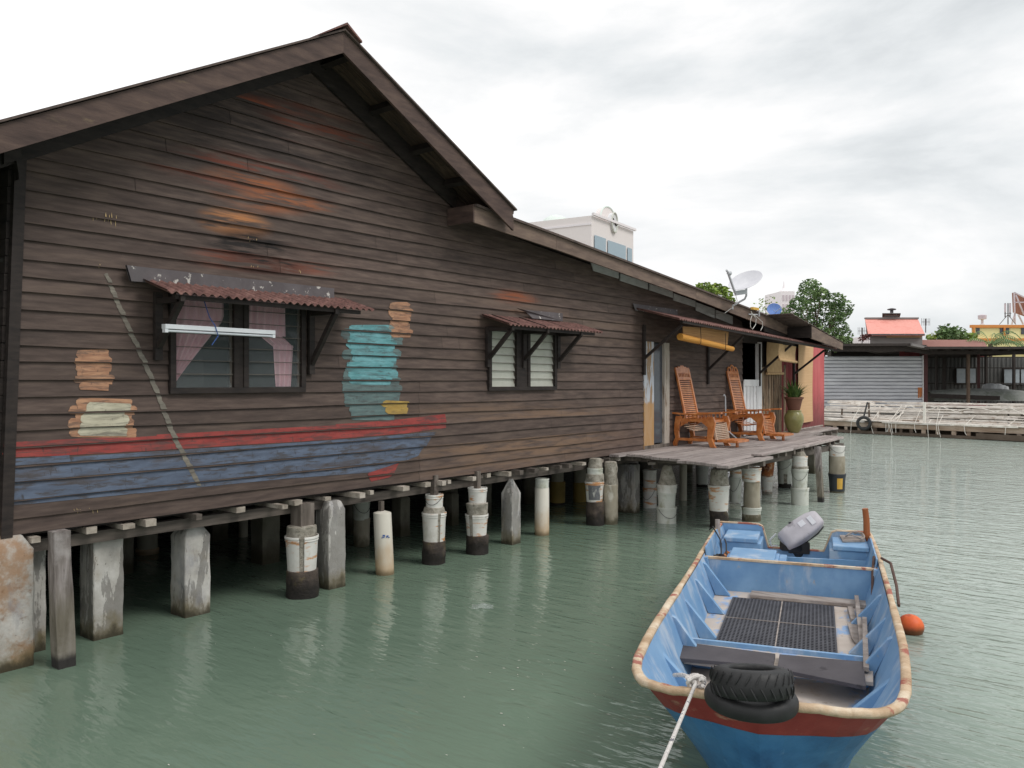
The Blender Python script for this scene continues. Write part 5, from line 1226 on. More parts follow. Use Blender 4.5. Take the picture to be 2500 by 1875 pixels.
m = MB(); m.bar(P3(5.585,-.04,.50),P3(5.585,.18,.50),.07,.12); m.bar(P3(5.64,-.02,.50),P3(5.64,.16,.42),.06,.12); m.build('clamp_bracket', M_['motorblack'], mt_, bevel=.006)
m = MB(); h0 = cA-sd_*.12+ax*-.02; m.tube([h0, h0-ax*.08+Vector((0,0,-.02)), h0-ax*.06+Vector((0,0,-.10)), h0+ax*.02+Vector((0,0,-.14))],.009,6); m.build('carry_handle', M_['grey_steel'], mt_, smooth=True)
m = MB(); k0 = cA+ax*(L_*.2)+sd_*.15; k0 = DP(1650+1165/4.174,1220+228/4.174,8.85); m.tube([k0, k0+Vector((0,0,-.05))],[.02,.012],8); m.build('latch', M_['motorblack'], mt_)
# tyres over the stem
def tyre(c, ax_, R_, r_, w_, tread, label, group='old tyres on the bow'):
    q = Vector(ax_).normalized().to_track_quat('Z','Y').to_matrix(); root = thing('tyre', label, 'tyre', tuple(c), 0, group)
    m = MB(); prof = []
    N1, N2 = 48, 18; rings = []
    for i in range(N1):
        a_ = 2*math.pi*i/N1; ring = []
        for j in range(N2):
            b__ = 2*math.pi*j/N2; cx_, sy_ = math.cos(b__), math.sin(b__); x_ = math.copysign(abs(cx_)**.75,cx_)*r_; y_ = math.copysign(abs(sy_)**.85,sy_)*w_
            if cx_ < -.5: x_ = -r_*.55
            p_ = Vector(((R_+x_)*math.cos(a_),(R_+x_)*math.sin(a_),y_)); ring.append(q@p_+Vector(c))
        rings.append(ring)
    rings.append(rings[0]); m.loft(rings, cap=False); m.build('casing', M_['tyre'], root, smooth='all')
    if tread:
        m = MB(); NT_ = 26
        for i in range(NT_):
            for sg in (1,-1):
                a0_ = 2*math.pi*(i+(.5 if sg<0 else 0))/NT_; seg = []
                for k in range(5):
                    u = k/4; aa = a0_+u*.16; y_ = sg*w_*(.08+.80*u); bx = math.sqrt(max(0,1-(y_/w_)**2))**.6; rr = R_+r_*(.62+.40*bx) 
                    seg.append(q@Vector((rr*math.cos(aa),rr*math.sin(aa),y_))+Vector(c))
                m.tube(seg,[.002,.0042,.0042,.0035,.002],5)
        m.build('tread', M_['tyre'], root)
    return root
tx = Vector((0,0,1))+bdir*.20+bside*-.06
s_, t_ = PX(*ZB(940,790),.985); tyre(P3(s_,t_,.985), tx, .125, .050, .062, True, 'upper treaded scooter tyre resting on the boat bow')
s_, t_ = PX(*ZB(936,915),.885); tyre(P3(s_,t_,.885), Vector((0,0,1))+bdir*.03+bside*.02, .152, .052, .044, False, 'lower smooth black tyre lying under the treaded one on the bow')
# mooring rope
kn = P3(*PX(*ZB(535,800),.90),.90); end = DP(1560,2000,2.6); st = DP(1520+520/2.989,1400+825/2.989,kn.dot(dV)-.02)
rp_ = thing('mooring_rope','white braided mooring rope knotted on the left of the boat bow','rope',tuple(kn))
m = MB(); pts = [kn.lerp(end,k/20)+Vector((0,0,-.12*math.sin(math.pi*k/20)*0)) for k in range(21)]; m.tube(pts,.0085,8); m.build('line', M_['rope'], rp_, smooth=True)
m = MB()
for k in range(3):
    pts = [kn+bdir*(.012*k)+bside*(.035*math.cos(j*.52+k))+Vector((0,0,.028*math.sin(j*.52+k)))+bdir*.02*math.sin(j*.9) for j in range(13)]; m.tube(pts,.010,7)
m.tube([kn, kn+bside*-.04+Vector((0,0,.02)), P3(*PX(*ZB(480,755),.88),.88), P3(*PX(*ZB(430,740),.84),.84), P3(*PX(*ZB(378,742),.80),.80)],.011,7); m.build('knot', M_['rope'], rp_, smooth=True)
# buoy
g = G(2236,1552,0); c = g + Vector((VX,VY,0))*.10; bu = thing('buoy','round orange mooring buoy floating right of the boat','buoy',(c.x,c.y,0))
m = MB(); Rb=.115; m.lathe([(.001,-Rb)]+[(Rb*math.cos(a_),Rb*.95*math.sin(a_)) for a_ in [math.radians(x_) for x_ in range(-75,90,10)]]+[(.001,Rb*.95)],(c.x,c.y,.055),28); m.build('float', M_['buoy'], bu, smooth='all')
m = MB(); l_ = Vector((-RX,-RY,0)); m.tube([c+l_*.10+Vector((0,0,.05)), c+l_*.135+Vector((0,0,.045)), c+l_*.15+Vector((0,0,.04))],[.035,.022,.014],10); m.build('neck', M_['motorblack'], bu, smooth=True)
# plastic bag
g = G(1178,1482,0.0); m = MB(); grid=[]
for i in range(14):
    r=[]
    for j in range(14):
        u=(i/13-.5); v=(j/13-.5); h=.035*math.exp(-(u*u+v*v)*9)+.02*noise.noise(Vector((u*9,v*9,3))); r.append(g+Vector((RX,RY,0))*u*.22+Vector((VX,VY,0))*v*.16+Vector((0,0,max(.004,h))))
    grid.append(r)
for i in range(13):
    for j in range(13): m.quad(grid[i][j],grid[i+1][j],grid[i+1][j+1],grid[i][j+1])
o = m.build('plastic_bag', mat('thin_clear_film',[(180,190,186),(204,212,208)],rough=.2,bump=.3,alpha=.28,spec=.9), None, origin=tuple(g), smooth='all'); tag(o,'crumpled clear plastic bag floating on the water below the twin bucket piles','bag')

m = MB()
for k_ in range(60):
    px_, py_ = (rnd(1130,1680), rnd(1600,1870)) if k_ < 48 else (rnd(400,1500), rnd(1450,1870))
    g = G(px_,py_,.004); L_ = rnd(.004,.016); a_ = rnd(-.4,.4); u_ = (bside*math.cos(a_)+bdir*math.sin(a_))*L_; v_ = (bdir*math.cos(a_))*L_*rnd(.15,.4)
    m.add([g-u_,g-v_,g+u_*.6-v_*.4,g+u_,g+v_,g-u_*.4+v_*.7],[(0,1,2,3,4,5)])
o = m.build('foam_glint_flecks', M_['fabricrope']); tag(o,'scattered tiny pale flecks on the water, foam specks and imitated glints','foam',kind='stuff')  # besides floating specks, these imitate ripple glints left of the boat
# ------------------------------------------------------------------ far bank
q0 = W(38.5,13.8,0); q1 = W(28.5,21.8,0); qd = (q1-q0).normalized(); qn = Vector((-qd.y,qd.x,0))
if qn.dot(W(1,0,0)) < 0: qn = -qn
QL = (q1-q0).length
def Q(u, back, z): return q0+qd*u+qn*back+Vector((0,0,z))
jt = thing('timber_jetty','old bleached timber jetty stacked with pale planks along the far bank','jetty',tuple(Q(5,1,0)))
m = MB(); m.prism([Q(0,0,.30),Q(QL,0,.30),Q(QL,4,.30),Q(0,4,.30)],(0,0,.22)); m.build('jetty_deck', M_['quay'], jt)
m = MB(); m.prism([Q(0,.6,-.3),Q(QL,.6,-.3),Q(QL,.9,-.3),Q(0,.9,-.3)],(0,0,.6)); m.build('back_board', M_['quaydark'], jt)
m = MB(); m.bar(Q(0,-.04,.08),Q(QL,-.04,.06),.10,.12); m.build('lower_beam', M_['quaydark'], jt)
u = .3
while u < QL:
    m = MB(); m.bar(Q(u,.1,-.4),Q(u+rnd(-.05,.05),.1,.3),rnd(.10,.18),rnd(.1,.16),(1,0,0)); m.build('jetty_post', M_['quay'] if random.random()<.6 else M_['quaydark'], jt); u += rnd(.45,.9)
m = MB(); m.prism([Q(7.6,-.12,.04),Q(11.5,-.12,.0),Q(11.5,-.12,.22),Q(7.6,-.12,.26)],(0,.05,0)); m.build('hanging_board', M_['quaydark'], jt)
lv = [(.56,.1),(.60,.5),(.70,.9),(.82,1.1),(.92,1.4),(1.00,1.6),(1.10,1.9),(1.2,2.1),(1.28,2.4),(1.36,2.7)]
m = MB()
for i,(z_,bk) in enumerate(lv):
    u = rnd(-.3,.2)
    while u < QL:
        L_ = rnd(1.5,5); m.tone = rnd(.7,1.12); 
        if random.random() < .9:
            zz=z_+rnd(-.03,.03); m.bar(Q(u,bk+rnd(-.1,.1),zz),Q(min(QL,u+L_),bk+rnd(-.1,.1),zz+rnd(-.04,.04)),rnd(.12,.4),rnd(.03,.09))
        u += L_*rnd(.35,.7)
m.build('stacked_planks', M_['pale'], jt)
for i in range(26):
    u = rnd(.2,QL); m = MB(); bk = rnd(.3,2.4); m.bar(Q(u,bk,.5),Q(u+rnd(-.06,.06),bk,rnd(.8,1.38)),.06,.06,(1,0,0)); m.build('stake', M_['pale'] if i%2 else M_['quaydark'], jt)
# ropes hanging
for i in range(17):
    u = rnd(.4,QL-.5) if i>6 else rnd(2.8,6.2); z1_ = rnd(.6,1.3); x_ = rnd(-.1,.25); m = MB()
    m.tube([Q(u,rnd(.3,1.2),z1_),Q(u+x_*.3,-.08,.52),Q(u+x_*.6,-.10,.25),Q(u+x_,-.12,rnd(-.1,.25))],.012,5); m.build('hanging_rope', M_['fabricrope'], jt)
m = MB(); pts = [Q(2.6+k*.55,.5+.3*math.sin(k),.95+.35*abs(math.sin(k*1.3))) for k in range(16)]; m.tube(pts,.016,5); m.build('loose_rope', M_['fabricrope'], jt)
# white post
a = DP(2257,1066,33.2); m = MB(); b = G(2257,1066,0); m.tube([(b.x,b.y,-.3),(b.x,b.y,EYE-(985-932)/F*33)],.06,8); o = m.build('white_post', M_['fabricrope'], None, origin=(b.x,b.y,0)); tag(o,'upright white pole standing at the front of the far jetty','pole')
# work table
uc = 10.2; m = MB(); m.bar(Q(9.0,1.0,1.16),Q(QL,1.0,1.16),.6,.1); m.build('work_shelf', M_['pale'], jt)
for u in (9.1,10.0,10.7,11.4): 
    m = MB(); m.bar(Q(u,.8,.5),Q(u,.8,1.1),.07,.07,(1,0,0)); m.build('shelf_leg', M_['maroon'], jt)
# hanging tyre
tc_ = DP(2109,1033,36.0); tyre(tc_, -W(1,.43,0), .235, .085, .09, False, 'big black tyre hung as a fender on the far jetty', 'tyre fender on the far jetty')
m = MB(); m.bar(tc_+Vector((0,0,.3)), DP(2118,982,36.2), .05,.05); m.build('hanging_strap', M_['wire'], jt)

# galvanised wall + shed
def vface(name, q, depth, mt, parent=None, th=.1, d2=None, label=None, bev=0):
    ds2 = d2 or [depth]*len(q); pts = [DP(x,y,dd) for (x,y),dd in zip(q,ds2)]; m = MB(); m.prism(pts, tuple(Vector((VX,VY,0))*th)); return m.build(name, mt, parent, label=label)
shed = thing('boat_shed','long open sided boat shed with sooty roof and galvanised sheet wall on the far bank','shed',tuple(W(46,24,.3)))
# metal wall with horizontal ribs
m = MB(); za = EYE-(1000-932)/F*42; zb = EYE-(870-932)/F*42; nr = 15; rl_ = (1985-1250)/F*42; rr2 = (2254-1250)/F*42
for k in range(nr):
    z0_ = za+(zb-za)*k/nr; z1_ = za+(zb-za)*(k+1)/nr; 
    for (u,v,dd0,dd1) in ((0,.72,42,42.0),(.72,.82,42.0,42.10),(.82,1.0,42.10,42.0)):
        a_ = z0_+(z1_-z0_)*u; b__ = z0_+(z1_-z0_)*v; m.tone=1
        m.quad(W(dd0,rl_,a_),W(dd0,rr2,a_),W(dd1,rr2,b__),W(dd1,rl_,b__))
m.build('galvanised_wall', M_['shed'], shed)
m = MB(); 
for k in range(3): m.quad(*[W(41.985,(x-1250)/F*41.985,EYE-(y-932)/F*41.985) for x,y in ((2241+k*4,946),(2245+k*4,946),(2244.5+k*4,972),(2241.5+k*4,972-3*k))])
m.build('rust_streak', M_['shed_rust'], shed)
m = MB(); m.box((0,0,0),(0,0,0)) if False else None
for (px_,w_,mt) in ((2260,10,'maroon'),):
    vface('corner_post', [(px_-5,845),(px_+5,845),(px_+5,1000),(px_-5,1000)], 42.2, M_[mt], shed, .2)
vface('wall_edge', [(2253,868),(2255,868),(2255,1000),(2253,1000)], 41.9, M_['whitewood'], shed, .05)
# roofs
m = MB(); th = .12
def roofq(m, l, r, yf, yb, df, db, yfr=None):
    yfr = yfr or yf
    a = DP(l,yf,df); b = DP(r,yfr,df); c = W(db,(r-1250)/F*df, EYE-(yb-932)/F*db); d__ = W(db,(l-1250)/F*df, EYE-(yb-932)/F*db); m.prism([a,b,c,d__],(0,0,-th))
roofq(m, 2035, 2230, 839, 842, 40.2, 52, 838); m.build('shed_roof', M_['shedroof'], shed)
m = MB(); roofq(m, 2270, 2700, 846, 848, 39.5, 54); m.build('shed_roof', M_['shedroof'], shed)
m = MB(); a = DP(2228,838,40.0); b = DP(2270,847,40.0); m.prism([a,b,b+W(12,0,0),a+W(12,0,0)],(0,0,-.12)); m.build('roof_valley', M_['greywood'], shed)
vface('roof_fascia', [(2035,841),(2230,840),(2272,849),(2272,866),(2220,858),(2035,858)], 40.6, M_['shedroof'], shed, .1)
vface('roof_fascia', [(2270,848.5),(2700,848.5),(2700,865),(2270,865)], 40.6, M_['shedroof'], shed, .1)
m = MB()
for k in range(11):
    a = DP(2274+k*38,852,39.9); m.bar(a, a+Vector((VX,VY,0))*13, .12,.16)
m.build('rafters', M_['shedroof'], shed)
vface('gable_panel', [(2197,854),(2245,858),(2245,874),(2197,872)], 42.5, M_['redcorr'], shed, .05)
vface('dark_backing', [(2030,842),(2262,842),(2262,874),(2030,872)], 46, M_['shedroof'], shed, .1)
# back wall of the open bay (corrugated)
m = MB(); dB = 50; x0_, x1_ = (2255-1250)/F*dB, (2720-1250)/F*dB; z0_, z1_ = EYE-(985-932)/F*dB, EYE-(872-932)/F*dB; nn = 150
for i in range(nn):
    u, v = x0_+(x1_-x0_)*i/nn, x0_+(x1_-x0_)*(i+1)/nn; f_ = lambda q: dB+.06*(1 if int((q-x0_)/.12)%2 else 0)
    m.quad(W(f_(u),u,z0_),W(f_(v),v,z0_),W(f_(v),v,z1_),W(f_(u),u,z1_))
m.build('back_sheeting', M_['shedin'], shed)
for (l,t_,r,b__) in ((2336,900,2382,936),(2452,902,2530,938)):
    f_ = vface('shed_window', [(l-3,t_-3),(r+3,t_-3),(r+3,b__+3),(l-3,b__+3)], 49.6, M_['shedroof'], shed, .1)
    mid_ = (l+r)/2
    vface('pane', [(l,t_),(mid_-2,t_),(mid_-2,b__),(l,b__)], 49.5, M_['lightglass'], f_, .02); vface('pane', [(mid_+2,t_),(r,t_),(r,b__),(mid_+2,b__)], 49.5, M_['lightglass'], f_, .02)
for y_ in (898,936,872): vface('girt', [(2262,y_-1.2),(2720,y_-1.2),(2720,y_+1.2),(2262,y_+1.2)], 49.4, M_['shedroof'], shed, .05)
for px_, w_, d__, mt in ((2288,4,46,'shedroof'),(2307,6,49,'shedroof'),(2366,5,41.5,'brownpost'),(2391,4,46,'maroon'),(2409,5,49,'shedroof'),(2477,5,49,'shedroof'),(2560,5,41.5,'brownpost')):
    vface('shed_post', [(px_-w_/2,850),(px_+w_/2,850),(px_+w_/2,985),(px_-w_/2,985)], d__, M_[mt], shed, .15)
# upturned hull & sacks
hb = thing('laid_up_boat','pale grey green hull laid up inside the far open shed','boat',tuple(DP(2370,965,44.5)))
m = MB(); rings = []
for k in range(25):
    u = k/24; cx_ = 2262+u*330; hgt = 30*(math.sin(math.pi*min(.98,(u*.75+.22)))**.6); c = DP(cx_,978,44.5)
    r = [];
    for j in range(9): a_ = math.pi*j/8; r.append(c+Vector((VX,VY,0))*(-1.1*math.cos(a_))*(.4+.6*math.sin(math.pi*min(.98,u*.7+.2)))+Vector((0,0,hgt/F*44.5*math.sin(a_)**.8)))
    rings.append(r)
m.loft(rings, cap=False, closed=False); m.build('hull', M_['hullin'], hb, smooth='all')
m = MB(); a = DP(2270,966,43.2); b = DP(2440,972,43.2); m.bar(a,b,.1,.22); m.build('rubbing_strake', M_['shedroof'], hb)
for (px_,py_,w_) in ((2417,950,.40),(2434,951,.38),(2448,955,.3)):
    c = DP(px_,py_+6,45.6); m = MB(); m.lathe([(w_*.7,-.1),(w_,.05),(w_*1.02,.22),(w_*.85,.38),(w_*.35,.46),(.01,.47)],tuple(c),16,.06); o = m.build('white_sack', M_['sack'], None, origin=tuple(c), smooth='all'); tag(o,'plump pale sack propped on the laid up hull in the far shed','sack','pale sacks in the far shed')
# grey house with coral roof
def wy(px, y, d__): return DP(px, y, d__)
gh = thing('grey_house','grey planked house with coral sheet roof and little cupola beyond the shed','house',tuple(W(60,27,.3)))
m = MB(); a,b,c,d__ = DP(2120,816,58),DP(2258,816,58),DP(2241,779,62),DP(2112,779,62)
m.prism([a,b,c,d__],(0,0,-.12)); rf_ = m.build('roof', M_['coral'], gh)
c2 = c+W(6,.3,0); m = MB(); m.prism([c,d__,d__+W(4,1.9,-1.1),c+W(4,1.9,-1.1)],(0,0,-.1)); m.build('rear_slope', M_['coral'], rf_)
m = MB(); m.bar(d__+Vector((0,0,.06)),c+Vector((0,0,.06)),.3,.12); m.build('ridge', M_['greywood'], rf_)
m = MB(); m.prism([DP(2124,817,58.6),DP(2252,817,58.6),W(66,(2252-1250)/F*65,5.6),W(66,(2124-1250)/F*66.5,5.6)],(0,0,-5.3)); m.build('wall', M_['greywood'], gh)
vface('gutter',[(2120,815),(2258,815),(2258,818),(2120,818)],57.9,M_['flash'],gh,.1)
vface('light_board',[(2165,820),(2250,820),(2250,824),(2165,824)],58.5,mat('tan_board',[(190,160,120),(200,170,130)],bump=0),gh,.05)
m = MB(); a = DP(2159,780,62); b = DP(2193,766,62); m.prism([a,DP(2193,780,62),DP(2193,766,62),DP(2159,766,62)], tuple(W(2,.95,0))); cu = m.build('cupola', M_['greywood'], gh)
m = MB(); m.prism([DP(2154,767,61.5),DP(2199,767,61.5),DP(2199,764.5,61.5),DP(2154,764.5,61.5)], tuple(W(3,1.35,0))); m.build('cupola_roof', M_['shedroof'], cu)
m = MB(); c = DP(2177,764,62.5); m.lathe([(.12,0),(.12,.2),(.3,.22),(.32,.3),(.1,.36)],tuple(c),10); m.build('vent', M_['flash'], cu, smooth=True)
def aerial(px_, yb, yt, d__, label):
    root = thing('tv_aerial', label, 'aerial', tuple(DP(px_,yb,d__)), 0, 'television aerials by the grey house'); m = MB(); m.tube([DP(px_,yb,d__),DP(px_,yt,d__)],.035,5)
    m.build('mast', M_['flash'], root); m = MB(); a = DP(px_-10,yt+8,d__); b = DP(px_+10,yt+8,d__); m.bar(a,b,.03,.03)
    for k in range(6): c = a.lerp(b,k/5); m.bar(c+W(.0,0,.0)+Vector((0,0,-.25)),c+Vector((0,0,.25)),.02,.02,(1,0,0))
    m.build('elements', M_['flash'], root)
aerial(2260,812,778,57,'slim aerial at the right end of the coral roof'); aerial(2105,838,800,57,'slim aerial left of the coral roof')
# brown roof
br = thing('low_house','low house with long brown roof behind the shed','house',tuple(W(62,34,.3))); m = MB(); a,b = DP(2248,848,58),DP(2412,848,58); c,d__ = DP(2400,829.5,64),DP(2250,829.5,64)
m.prism([a,b,c,d__],(0,0,-.1)); m.build('roof', M_['brownroof'], br); m = MB(); m.prism([DP(2252,849,59),DP(2408,849,59),W(63,(2408-1250)/F*59,4.7),W(63,(2252-1250)/F*59,4.7)],(0,0,-4.2)); m.build('wall', M_['redcorr'], br)
# yellow building
yb_ = thing('yellow_block','pale yellow block with orange bands and dark windows','building',tuple(W(85,50,.3)))
dY = 85
def Y(x,y,d__=dY): return W(d__,(x-1250)/F*d__,EYE-(y-932)/F*d__)
m = MB(); a = Y(2372,797); b = Y(2620,797); m.prism([a,b,b+W(8,5.4,0),a+W(8,5,0)],(0,0,-(a.z-.3))); m.build('wall', M_['yellow'], yb_)
for (t_,b__) in ((793,800),(826,832),(858,864)): 
    m = MB(); m.prism([Y(2371,b__,84.8),Y(2620,b__,84.8),Y(2620,t_,84.8),Y(2371,t_,84.8)], tuple(W(.3,0,0))); m.build('orange_band', M_['orange'], yb_)
for (l,r) in ((2384,2392),(2442,2452),(2455,2464),(2494,2506)):
    m = MB(); m.prism([Y(l,816,84.9),Y(r,816,84.9),Y(r,800,84.9),Y(l,800,84.9)], tuple(W(.2,0,0))); m.build('window', M_['darkglass'], yb_)
m = MB(); m.prism([Y(2452,826,84.7),Y(2455,826,84.7),Y(2455,800,84.7),Y(2452,800,84.7)], tuple(W(.2,0,0))); m.prism([Y(2377,826,84.7),Y(2380,826,84.7),Y(2380,800,84.7),Y(2377,800,84.7)], tuple(W(.2,0,0))); m.build('orange_pier', M_['orange'], yb_)
# hoarding, masts, small tank on the yellow block
hd = thing('billboard','red brown roadside hoarding seen from behind above the yellow block','billboard',tuple(Y(2490,792,88)))
m = MB(); m.prism([Y(2476,714,88),Y(2560,755,84),Y(2560,790,84),Y(2478,762,88)], tuple(W(.4,0,0))); m.build('panel', M_['board'], hd)
m = MB()
for (x0,y0,x1,y1) in ((2476,714,2478,790),(2476,738,2520,738),(2480,720,2500,768),(2478,765,2470,792),(2486,768,2498,792),(2476,714,2560,755)): m.bar(Y(x0,y0,86.5),Y(x1,y1,86.5),.12,.12)
m.build('frame', M_['tower_dk'], hd)
ms_ = thing('antenna_mast','thin grey rooftop antenna mast with panel antennas left of the hoarding','antenna',tuple(Y(2461,792,86)))
m = MB()
for x_,t_ in ((2454,740),(2461,740),(2466,740)): m.tube([Y(x_,792 if x_==2461 else 775,86),Y(x_,t_,86)],.06,5)
m.bar(Y(2461,768,86),Y(2440,792,86),.05,.05); m.bar(Y(2461,768,86),Y(2480,792,86),.05,.05); m.bar(Y(2452,765,86),Y(2469,765,86),.05,.05); m.build('mast', M_['flash'], ms_)
m = MB()
for x_ in (2454,2466): m.bar(Y(x_,762,85.9),Y(x_,741,85.9),.16,.16,(1,0,0))
m.build('panel_antenna', M_['tower_dk'], ms_)
m = MB(); c = Y(2398,792,86); m.lathe([(.25,0),(.12,.1),(.12,.5),(.4,.55),(.42,.95),(.1,1.05)],tuple(c),10); o = m.build('roof_vent', M_['tower_dk'], None, origin=tuple(c), smooth=True); tag(o,'small pale roof vent above the yellow block','vent')
# white clock building
cb = thing('clock_building','pale pinkish city building with big glass panes and clock above the long roof','building',tuple(W(100,9.6,.3)))
ht = EYE+406/F*100
C0 = W(100,9.7,0); C1 = W(110.4,16.35,0); C2 = W(106.5,-1.2,0); C3 = C1+C2-C0
m = MB(); m.prism([(p.x,p.y,.3) for p in (C0,C1,C3,C2)],(0,0,ht-.3)); m.build('wall', M_['cityL'], cb)
fx = (C1-C0); fn = Vector((fx.y,-fx.x,0)).normalized()
if fn.dot(W(1,0,0)) > 0: fn = -fn
def CF(u, z, o_=.1): return C0+fx*u+fn*o_+Vector((0,0,z))
for (u0,u1,zt_) in ((.05,.30,ht-2.3),(.35,.78,ht-2.4),(.83,.94,ht-2.5)):
    m = MB(); m.prism([CF(u0,5),CF(u1,5),CF(u1,zt_),CF(u0,zt_)], tuple(fn*.05)); m.build('window', M_['cityglass'], cb)
m = MB(); m.prism([CF(-.01,ht),CF(1.01,ht),CF(1.01,ht+.3),CF(-.01,ht+.3)], tuple(fn*.3)); m.build('parapet', M_['tower'], cb)
ln = (C2-C0).normalized(); 
m = MB(); m.bar(C0+Vector((0,0,ht-1.0))-Vector((fn.x,fn.y,0))*0+fn*0+ln*0, C2+Vector((0,0,ht-1.0)),.2,.25); m.build('cornice', M_['tower'], cb)
cc = DP(1485,538,110); m = MB(); pts = [cc+fx.normalized()*(2.3*math.cos(math.pi*k/24))+Vector((0,0,1.8*math.sin(math.pi*k/24))) for k in range(25)]
m.prism([Vector(p) for p in pts], tuple(fn*-.8)); ar = m.build('arch', M_['cityL'], cb)
m = MB(); m.tube(pts,.12,6); m.build('arch_rim', M_['mint'], ar)
ck = DP(1500,543.5,105); m = MB(); fu = fx.normalized(); rim = [ck+fu*(.72*1.15*math.cos(2*math.pi*k/24))+Vector((0,0,.72*1.75*math.sin(2*math.pi*k/24))) for k in range(24)]
m.prism([Vector(p) for p in rim], tuple(fn*-.6)); ck_o = m.build('clock', M_['whitewood'], cb)
m = MB(); m.tube([p_+fn*.05 for p_ in rim]+[rim[0]+fn*.05],.11,6); m.build('clock_rim', M_['bucket_grey'], ck_o)
m = MB(); 
for ang, L_ in ((-30,.55),(150-180+360-30-180+0,.0)): pass
for ang, L_, w_ in ((-32,.62,.13),(148,.80,.09)): a_ = math.radians(ang); m.bar(ck+fn*.08, ck+fn*.08+fu*(L_*.75*math.cos(a_))+Vector((0,0,L_*1.1*math.sin(a_))),w_,w_)
m.build('clock_hands', M_['shedroof'], ck_o)
m = MB(); c = DP(1357,545,125); m.lathe([(2.6,-3),(2.4,-.3),(1.8,.6),(.9,1.1),(.05,1.3)],tuple(c),24); m.build('dome', M_['mint'], cb, smooth='all')
# pale tower
tw = thing('church_tower','very pale pink tower with a thin spire behind the big tree','tower',tuple(W(190,64,.3)))
def T(x,y,d__=190): return W(d__,(x-1250)/F*d__,EYE-(y-932)/F*d__)
m = MB(); m.prism([T(1907,711),T(1940,711),T(1940,711)+W(9,2,0),T(1907,711)+W(9,-1,0)],(0,0,-(T(1907,711).z-.3))); m.build('shaft', M_['tower'], tw)
m = MB(); m.lathe([(1.3,0),(1.0,.5),(.3,1.0),(.08,2.6),(.01,2.8)],tuple(T(1924,711)+W(3,0,0)),10); m.build('spire', M_['tower'], tw, smooth=True)
for x_ in (1911,1919,1927,1935):
    for y_ in (720,742): m = MB(); m.prism([T(x_,y_+14,189.9),T(x_+4,y_+14,189.9),T(x_+4,y_,189.9),T(x_,y_,189.9)], tuple(W(.1,0,0))); m.build('opening', M_['tower_dk'], tw)
# blue dish beyond the roof
c = DP(1890,757,27); bd = thing('satellite_dish','blue satellite dish standing behind the porch roof ridge','satellite dish',tuple(c))
q = (-Vector((VX,VY,0))+Vector((0,0,1))*.5+W(0,-.2,0)).normalized().to_track_quat('Z','Y').to_matrix()
m = MB(); m.lathe([(.001,0),(.15,.02),(.23,.05),(.235,.045),(.15,.01),(.001,-.01)],tuple(c),30,m=q); m.build('reflector', M_['bluedish'], bd, smooth=True)
m = MB(); m.tube([c, c+Vector((0,0,-.6))+W(.1,0,0)],.025,6); m.tube([c+Vector((0,0,-.1)), DP(1909,750,26.7)],.012,5); m.build('mast', M_['grey_steel'], bd)

# ------------------------------------------------------------------ trees
def leaves(m, c, r, n_, sz, squash=1.0, clump=None):
    for _ in range(n_):
        while True:
            v = Vector((rnd(-1,1),rnd(-1,1),rnd(-1,1)))
            if .12 < v.length < 1: break
        v = v.normalized()*(v.length**.45)
        p = c+Vector((v.x*r,v.y*r,v.z*r*squash)); a_ = Vector((rnd(-1,1),rnd(-1,1),rnd(-.4,.6))).normalized(); b_ = a_.cross(Vector((rnd(-1,1),rnd(-1,1),rnd(-1,1)))).normalized()
        s_ = sz*rnd(.6,1.3); m.tone = rnd(.65,1.25)
        m.add([p-a_*s_, p+b_*s_*.5, p+a_*s_, p-b_*s_*.5], [(0,1,2,3)])
def tree(name, base, crown_pts, rad, nper, sz, mt, label, trunk_r=.25, group=None, cat='tree'):
    root = thing(name, label, cat, tuple(base), 0, group); m = MB()
    cen = sum([Vector(p) for p in crown_pts], Vector())/len(crown_pts); fork = Vector(base).lerp(Vector((cen.x,cen.y,base[2]+(cen.z-base[2])*.7)),.75)
    m.tube([base, Vector(base).lerp(fork,.5)+Vector((rnd(-.1,.1),rnd(-.1,.1),0)), fork],[trunk_r,trunk_r*.8,trunk_r*.6],9)
    for p in crown_pts: 
        p = Vector(p); mid_ = fork.lerp(p,.5)+Vector((rnd(-.2,.2),rnd(-.2,.2),rnd(0,.3))); m.tube([fork,mid_,p],[trunk_r*.26,trunk_r*.14,trunk_r*.05],6)
    m.build('trunk', M_['bark2'], root); m = MB()
    for p in crown_pts:
        leaves(m, Vector(p), rad*rnd(.75,1.25), int(nper*rnd(.7,1.2)), sz, .8)
    m.build('crown', mt, root); return root
# big tree: blobs placed to follow the crown
pts = []
for (x_,y_) in ((1985,705),(1968,722),(2005,718),(2040,735),(2056,752),(1950,740),(1935,762),(1990,745),(2015,755),(1965,768),(2040,775),(1925,788),(1950,795),(1985,785),(2015,795),(2045,800),(2058,818),(2030,820),(2000,815),(1975,812),(1940,805),(1918,775),(2050,700+62),(1975,700),(2062,835),(2035,838),(1990,835)):
    pts.append(tuple(DP(x_,y_,44+rnd(-1.5,1.5))))
tree('almond_tree', tuple(W(44,16.3,.3)), pts, .52, 330, .085, M_['fol1'], 'big spreading green tree rising behind the end of the porch roof', .3)
pts = [tuple(DP(x_,y_,26+rnd(-.7,.7))) for x_,y_ in ((1735,706),(1750,702),(1765,708),(1776,720),(1780,735),(1760,722),(1745,716),(1725,704),(1772,742),(1715,702))]
tree('garden_tree', tuple(W(26,6.4,.3)), pts, .2, 90, .075, M_['fol2'], 'yellow green tree top showing above the roof left of the grey dish', .12)
pts = [tuple(DP(x_,y_,40+rnd(-.7,.7))) for x_,y_ in ((1868,752),(1885,776),(1872,770),(1900,782),(1860,745),(1878,742))]
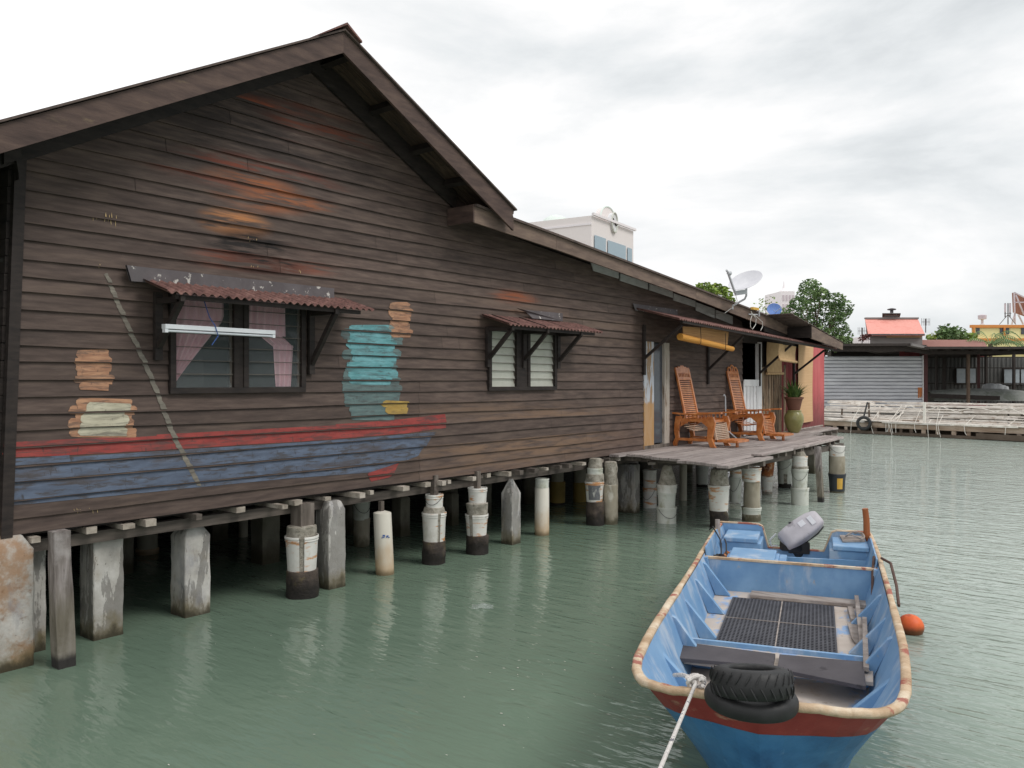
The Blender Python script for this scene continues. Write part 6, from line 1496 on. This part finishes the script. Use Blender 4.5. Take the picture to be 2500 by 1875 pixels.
tree('sparse_tree', tuple(W(40,12.6,.3)), pts, .4, 34, .07, M_['fol2'], 'sparse twiggy tree around the blue dish', .1)
pts = [tuple(DP(x_,y_,66+rnd(-1,1))) for x_,y_ in ((2310,808),(2325,810),(2340,812),(2300,818),(2318,820),(2335,822),(2308,806),(2346,818))]
tree('frangipani_tree', tuple(W(66,35.3,.3)), pts, .55, 80, .2, M_['fol1'], 'flat topped dark tree above the brown roof', .2)
pts = [tuple(DP(x_,y_,70+rnd(-1,1))) for x_,y_ in ((2275,824),(2285,822),(2295,826),(2305,828),(2350,824),(2362,828),(2368,824),(2325,829),(2340,829))]
tree('hedge_tree', tuple(W(70,37,.3)), pts, .5, 80, .18, M_['fol2'], 'low bright green bushes behind the brown roof', .15)
pts = [tuple(DP(x_,y_,54+rnd(-.5,.5))) for x_,y_ in ((2108,822),(2116,824),(2104,828),(2120,820))]
bm_ = mat('dark_red_leaf',[(80,40,40),(110,60,56)],attr=.8,bump=0)
tree('red_shrub', tuple(W(54,23,.3)), pts, .2, 60, .08, bm_, 'dark red shrub at the left side of the grey house', .06, cat='shrub')
# palm
pr0 = DP(2418,840,62); pm = thing('palm_tree','feathery palm crown in front of the yellow block','palm tree',tuple(W(62,36.2,.3)))
m = MB(); m.tube([W(62,36.2,.3),pr0],[.18,.13],8); m.build('trunk', M_['bark2'], pm); m = MB()
for k in range(15):
    az = rnd(0,6.28); up_ = rnd(.3,1.3); L_ = rnd(1.6,2.6); d_ = Vector((math.cos(az),math.sin(az),0)); prev = None
    if k < 8: d_ = (W(0,1,0)*rnd(.2,1) + W(1,0,0)*rnd(-.4,.4)).normalized()
    for j in range(16):
        u = j/15; p_ = pr0 + d_*L_*u + Vector((0,0,up_*math.sin(u*2.3)-.6*u*u))
        m.tone = rnd(.8,1.15)
        sd_ = d_.cross(Vector((0,0,1)))
        for sg in (1,-1):
            t_ = p_+sd_*sg*.45*math.sin(math.pi*min(.95,u+.1))+d_*.25+Vector((0,0,-.28)); m.add([p_,p_+d_*.07,t_],[(0,1,2)])
        if prev: m.bar(prev,p_,.03,.03)
        prev = p_
m.build('fronds', M_['fol3'], pm)
# low white pieces and distant roofs left of the grey house
vface_o = MB(); vface_o.prism([DP(2068,838,70),DP(2125,838,70),DP(2125,826,70),DP(2068,826,70)], tuple(W(3,0,0))); vface_o.prism([DP(2070,826,70),DP(2123,826,70),DP(2110,822,70)], tuple(W(3,0,0)))
o = vface_o.build('distant_house', M_['tower'], None, origin=tuple(DP(2068,838,70))); tag(o,'pale distant house front just right of the big tree','house')
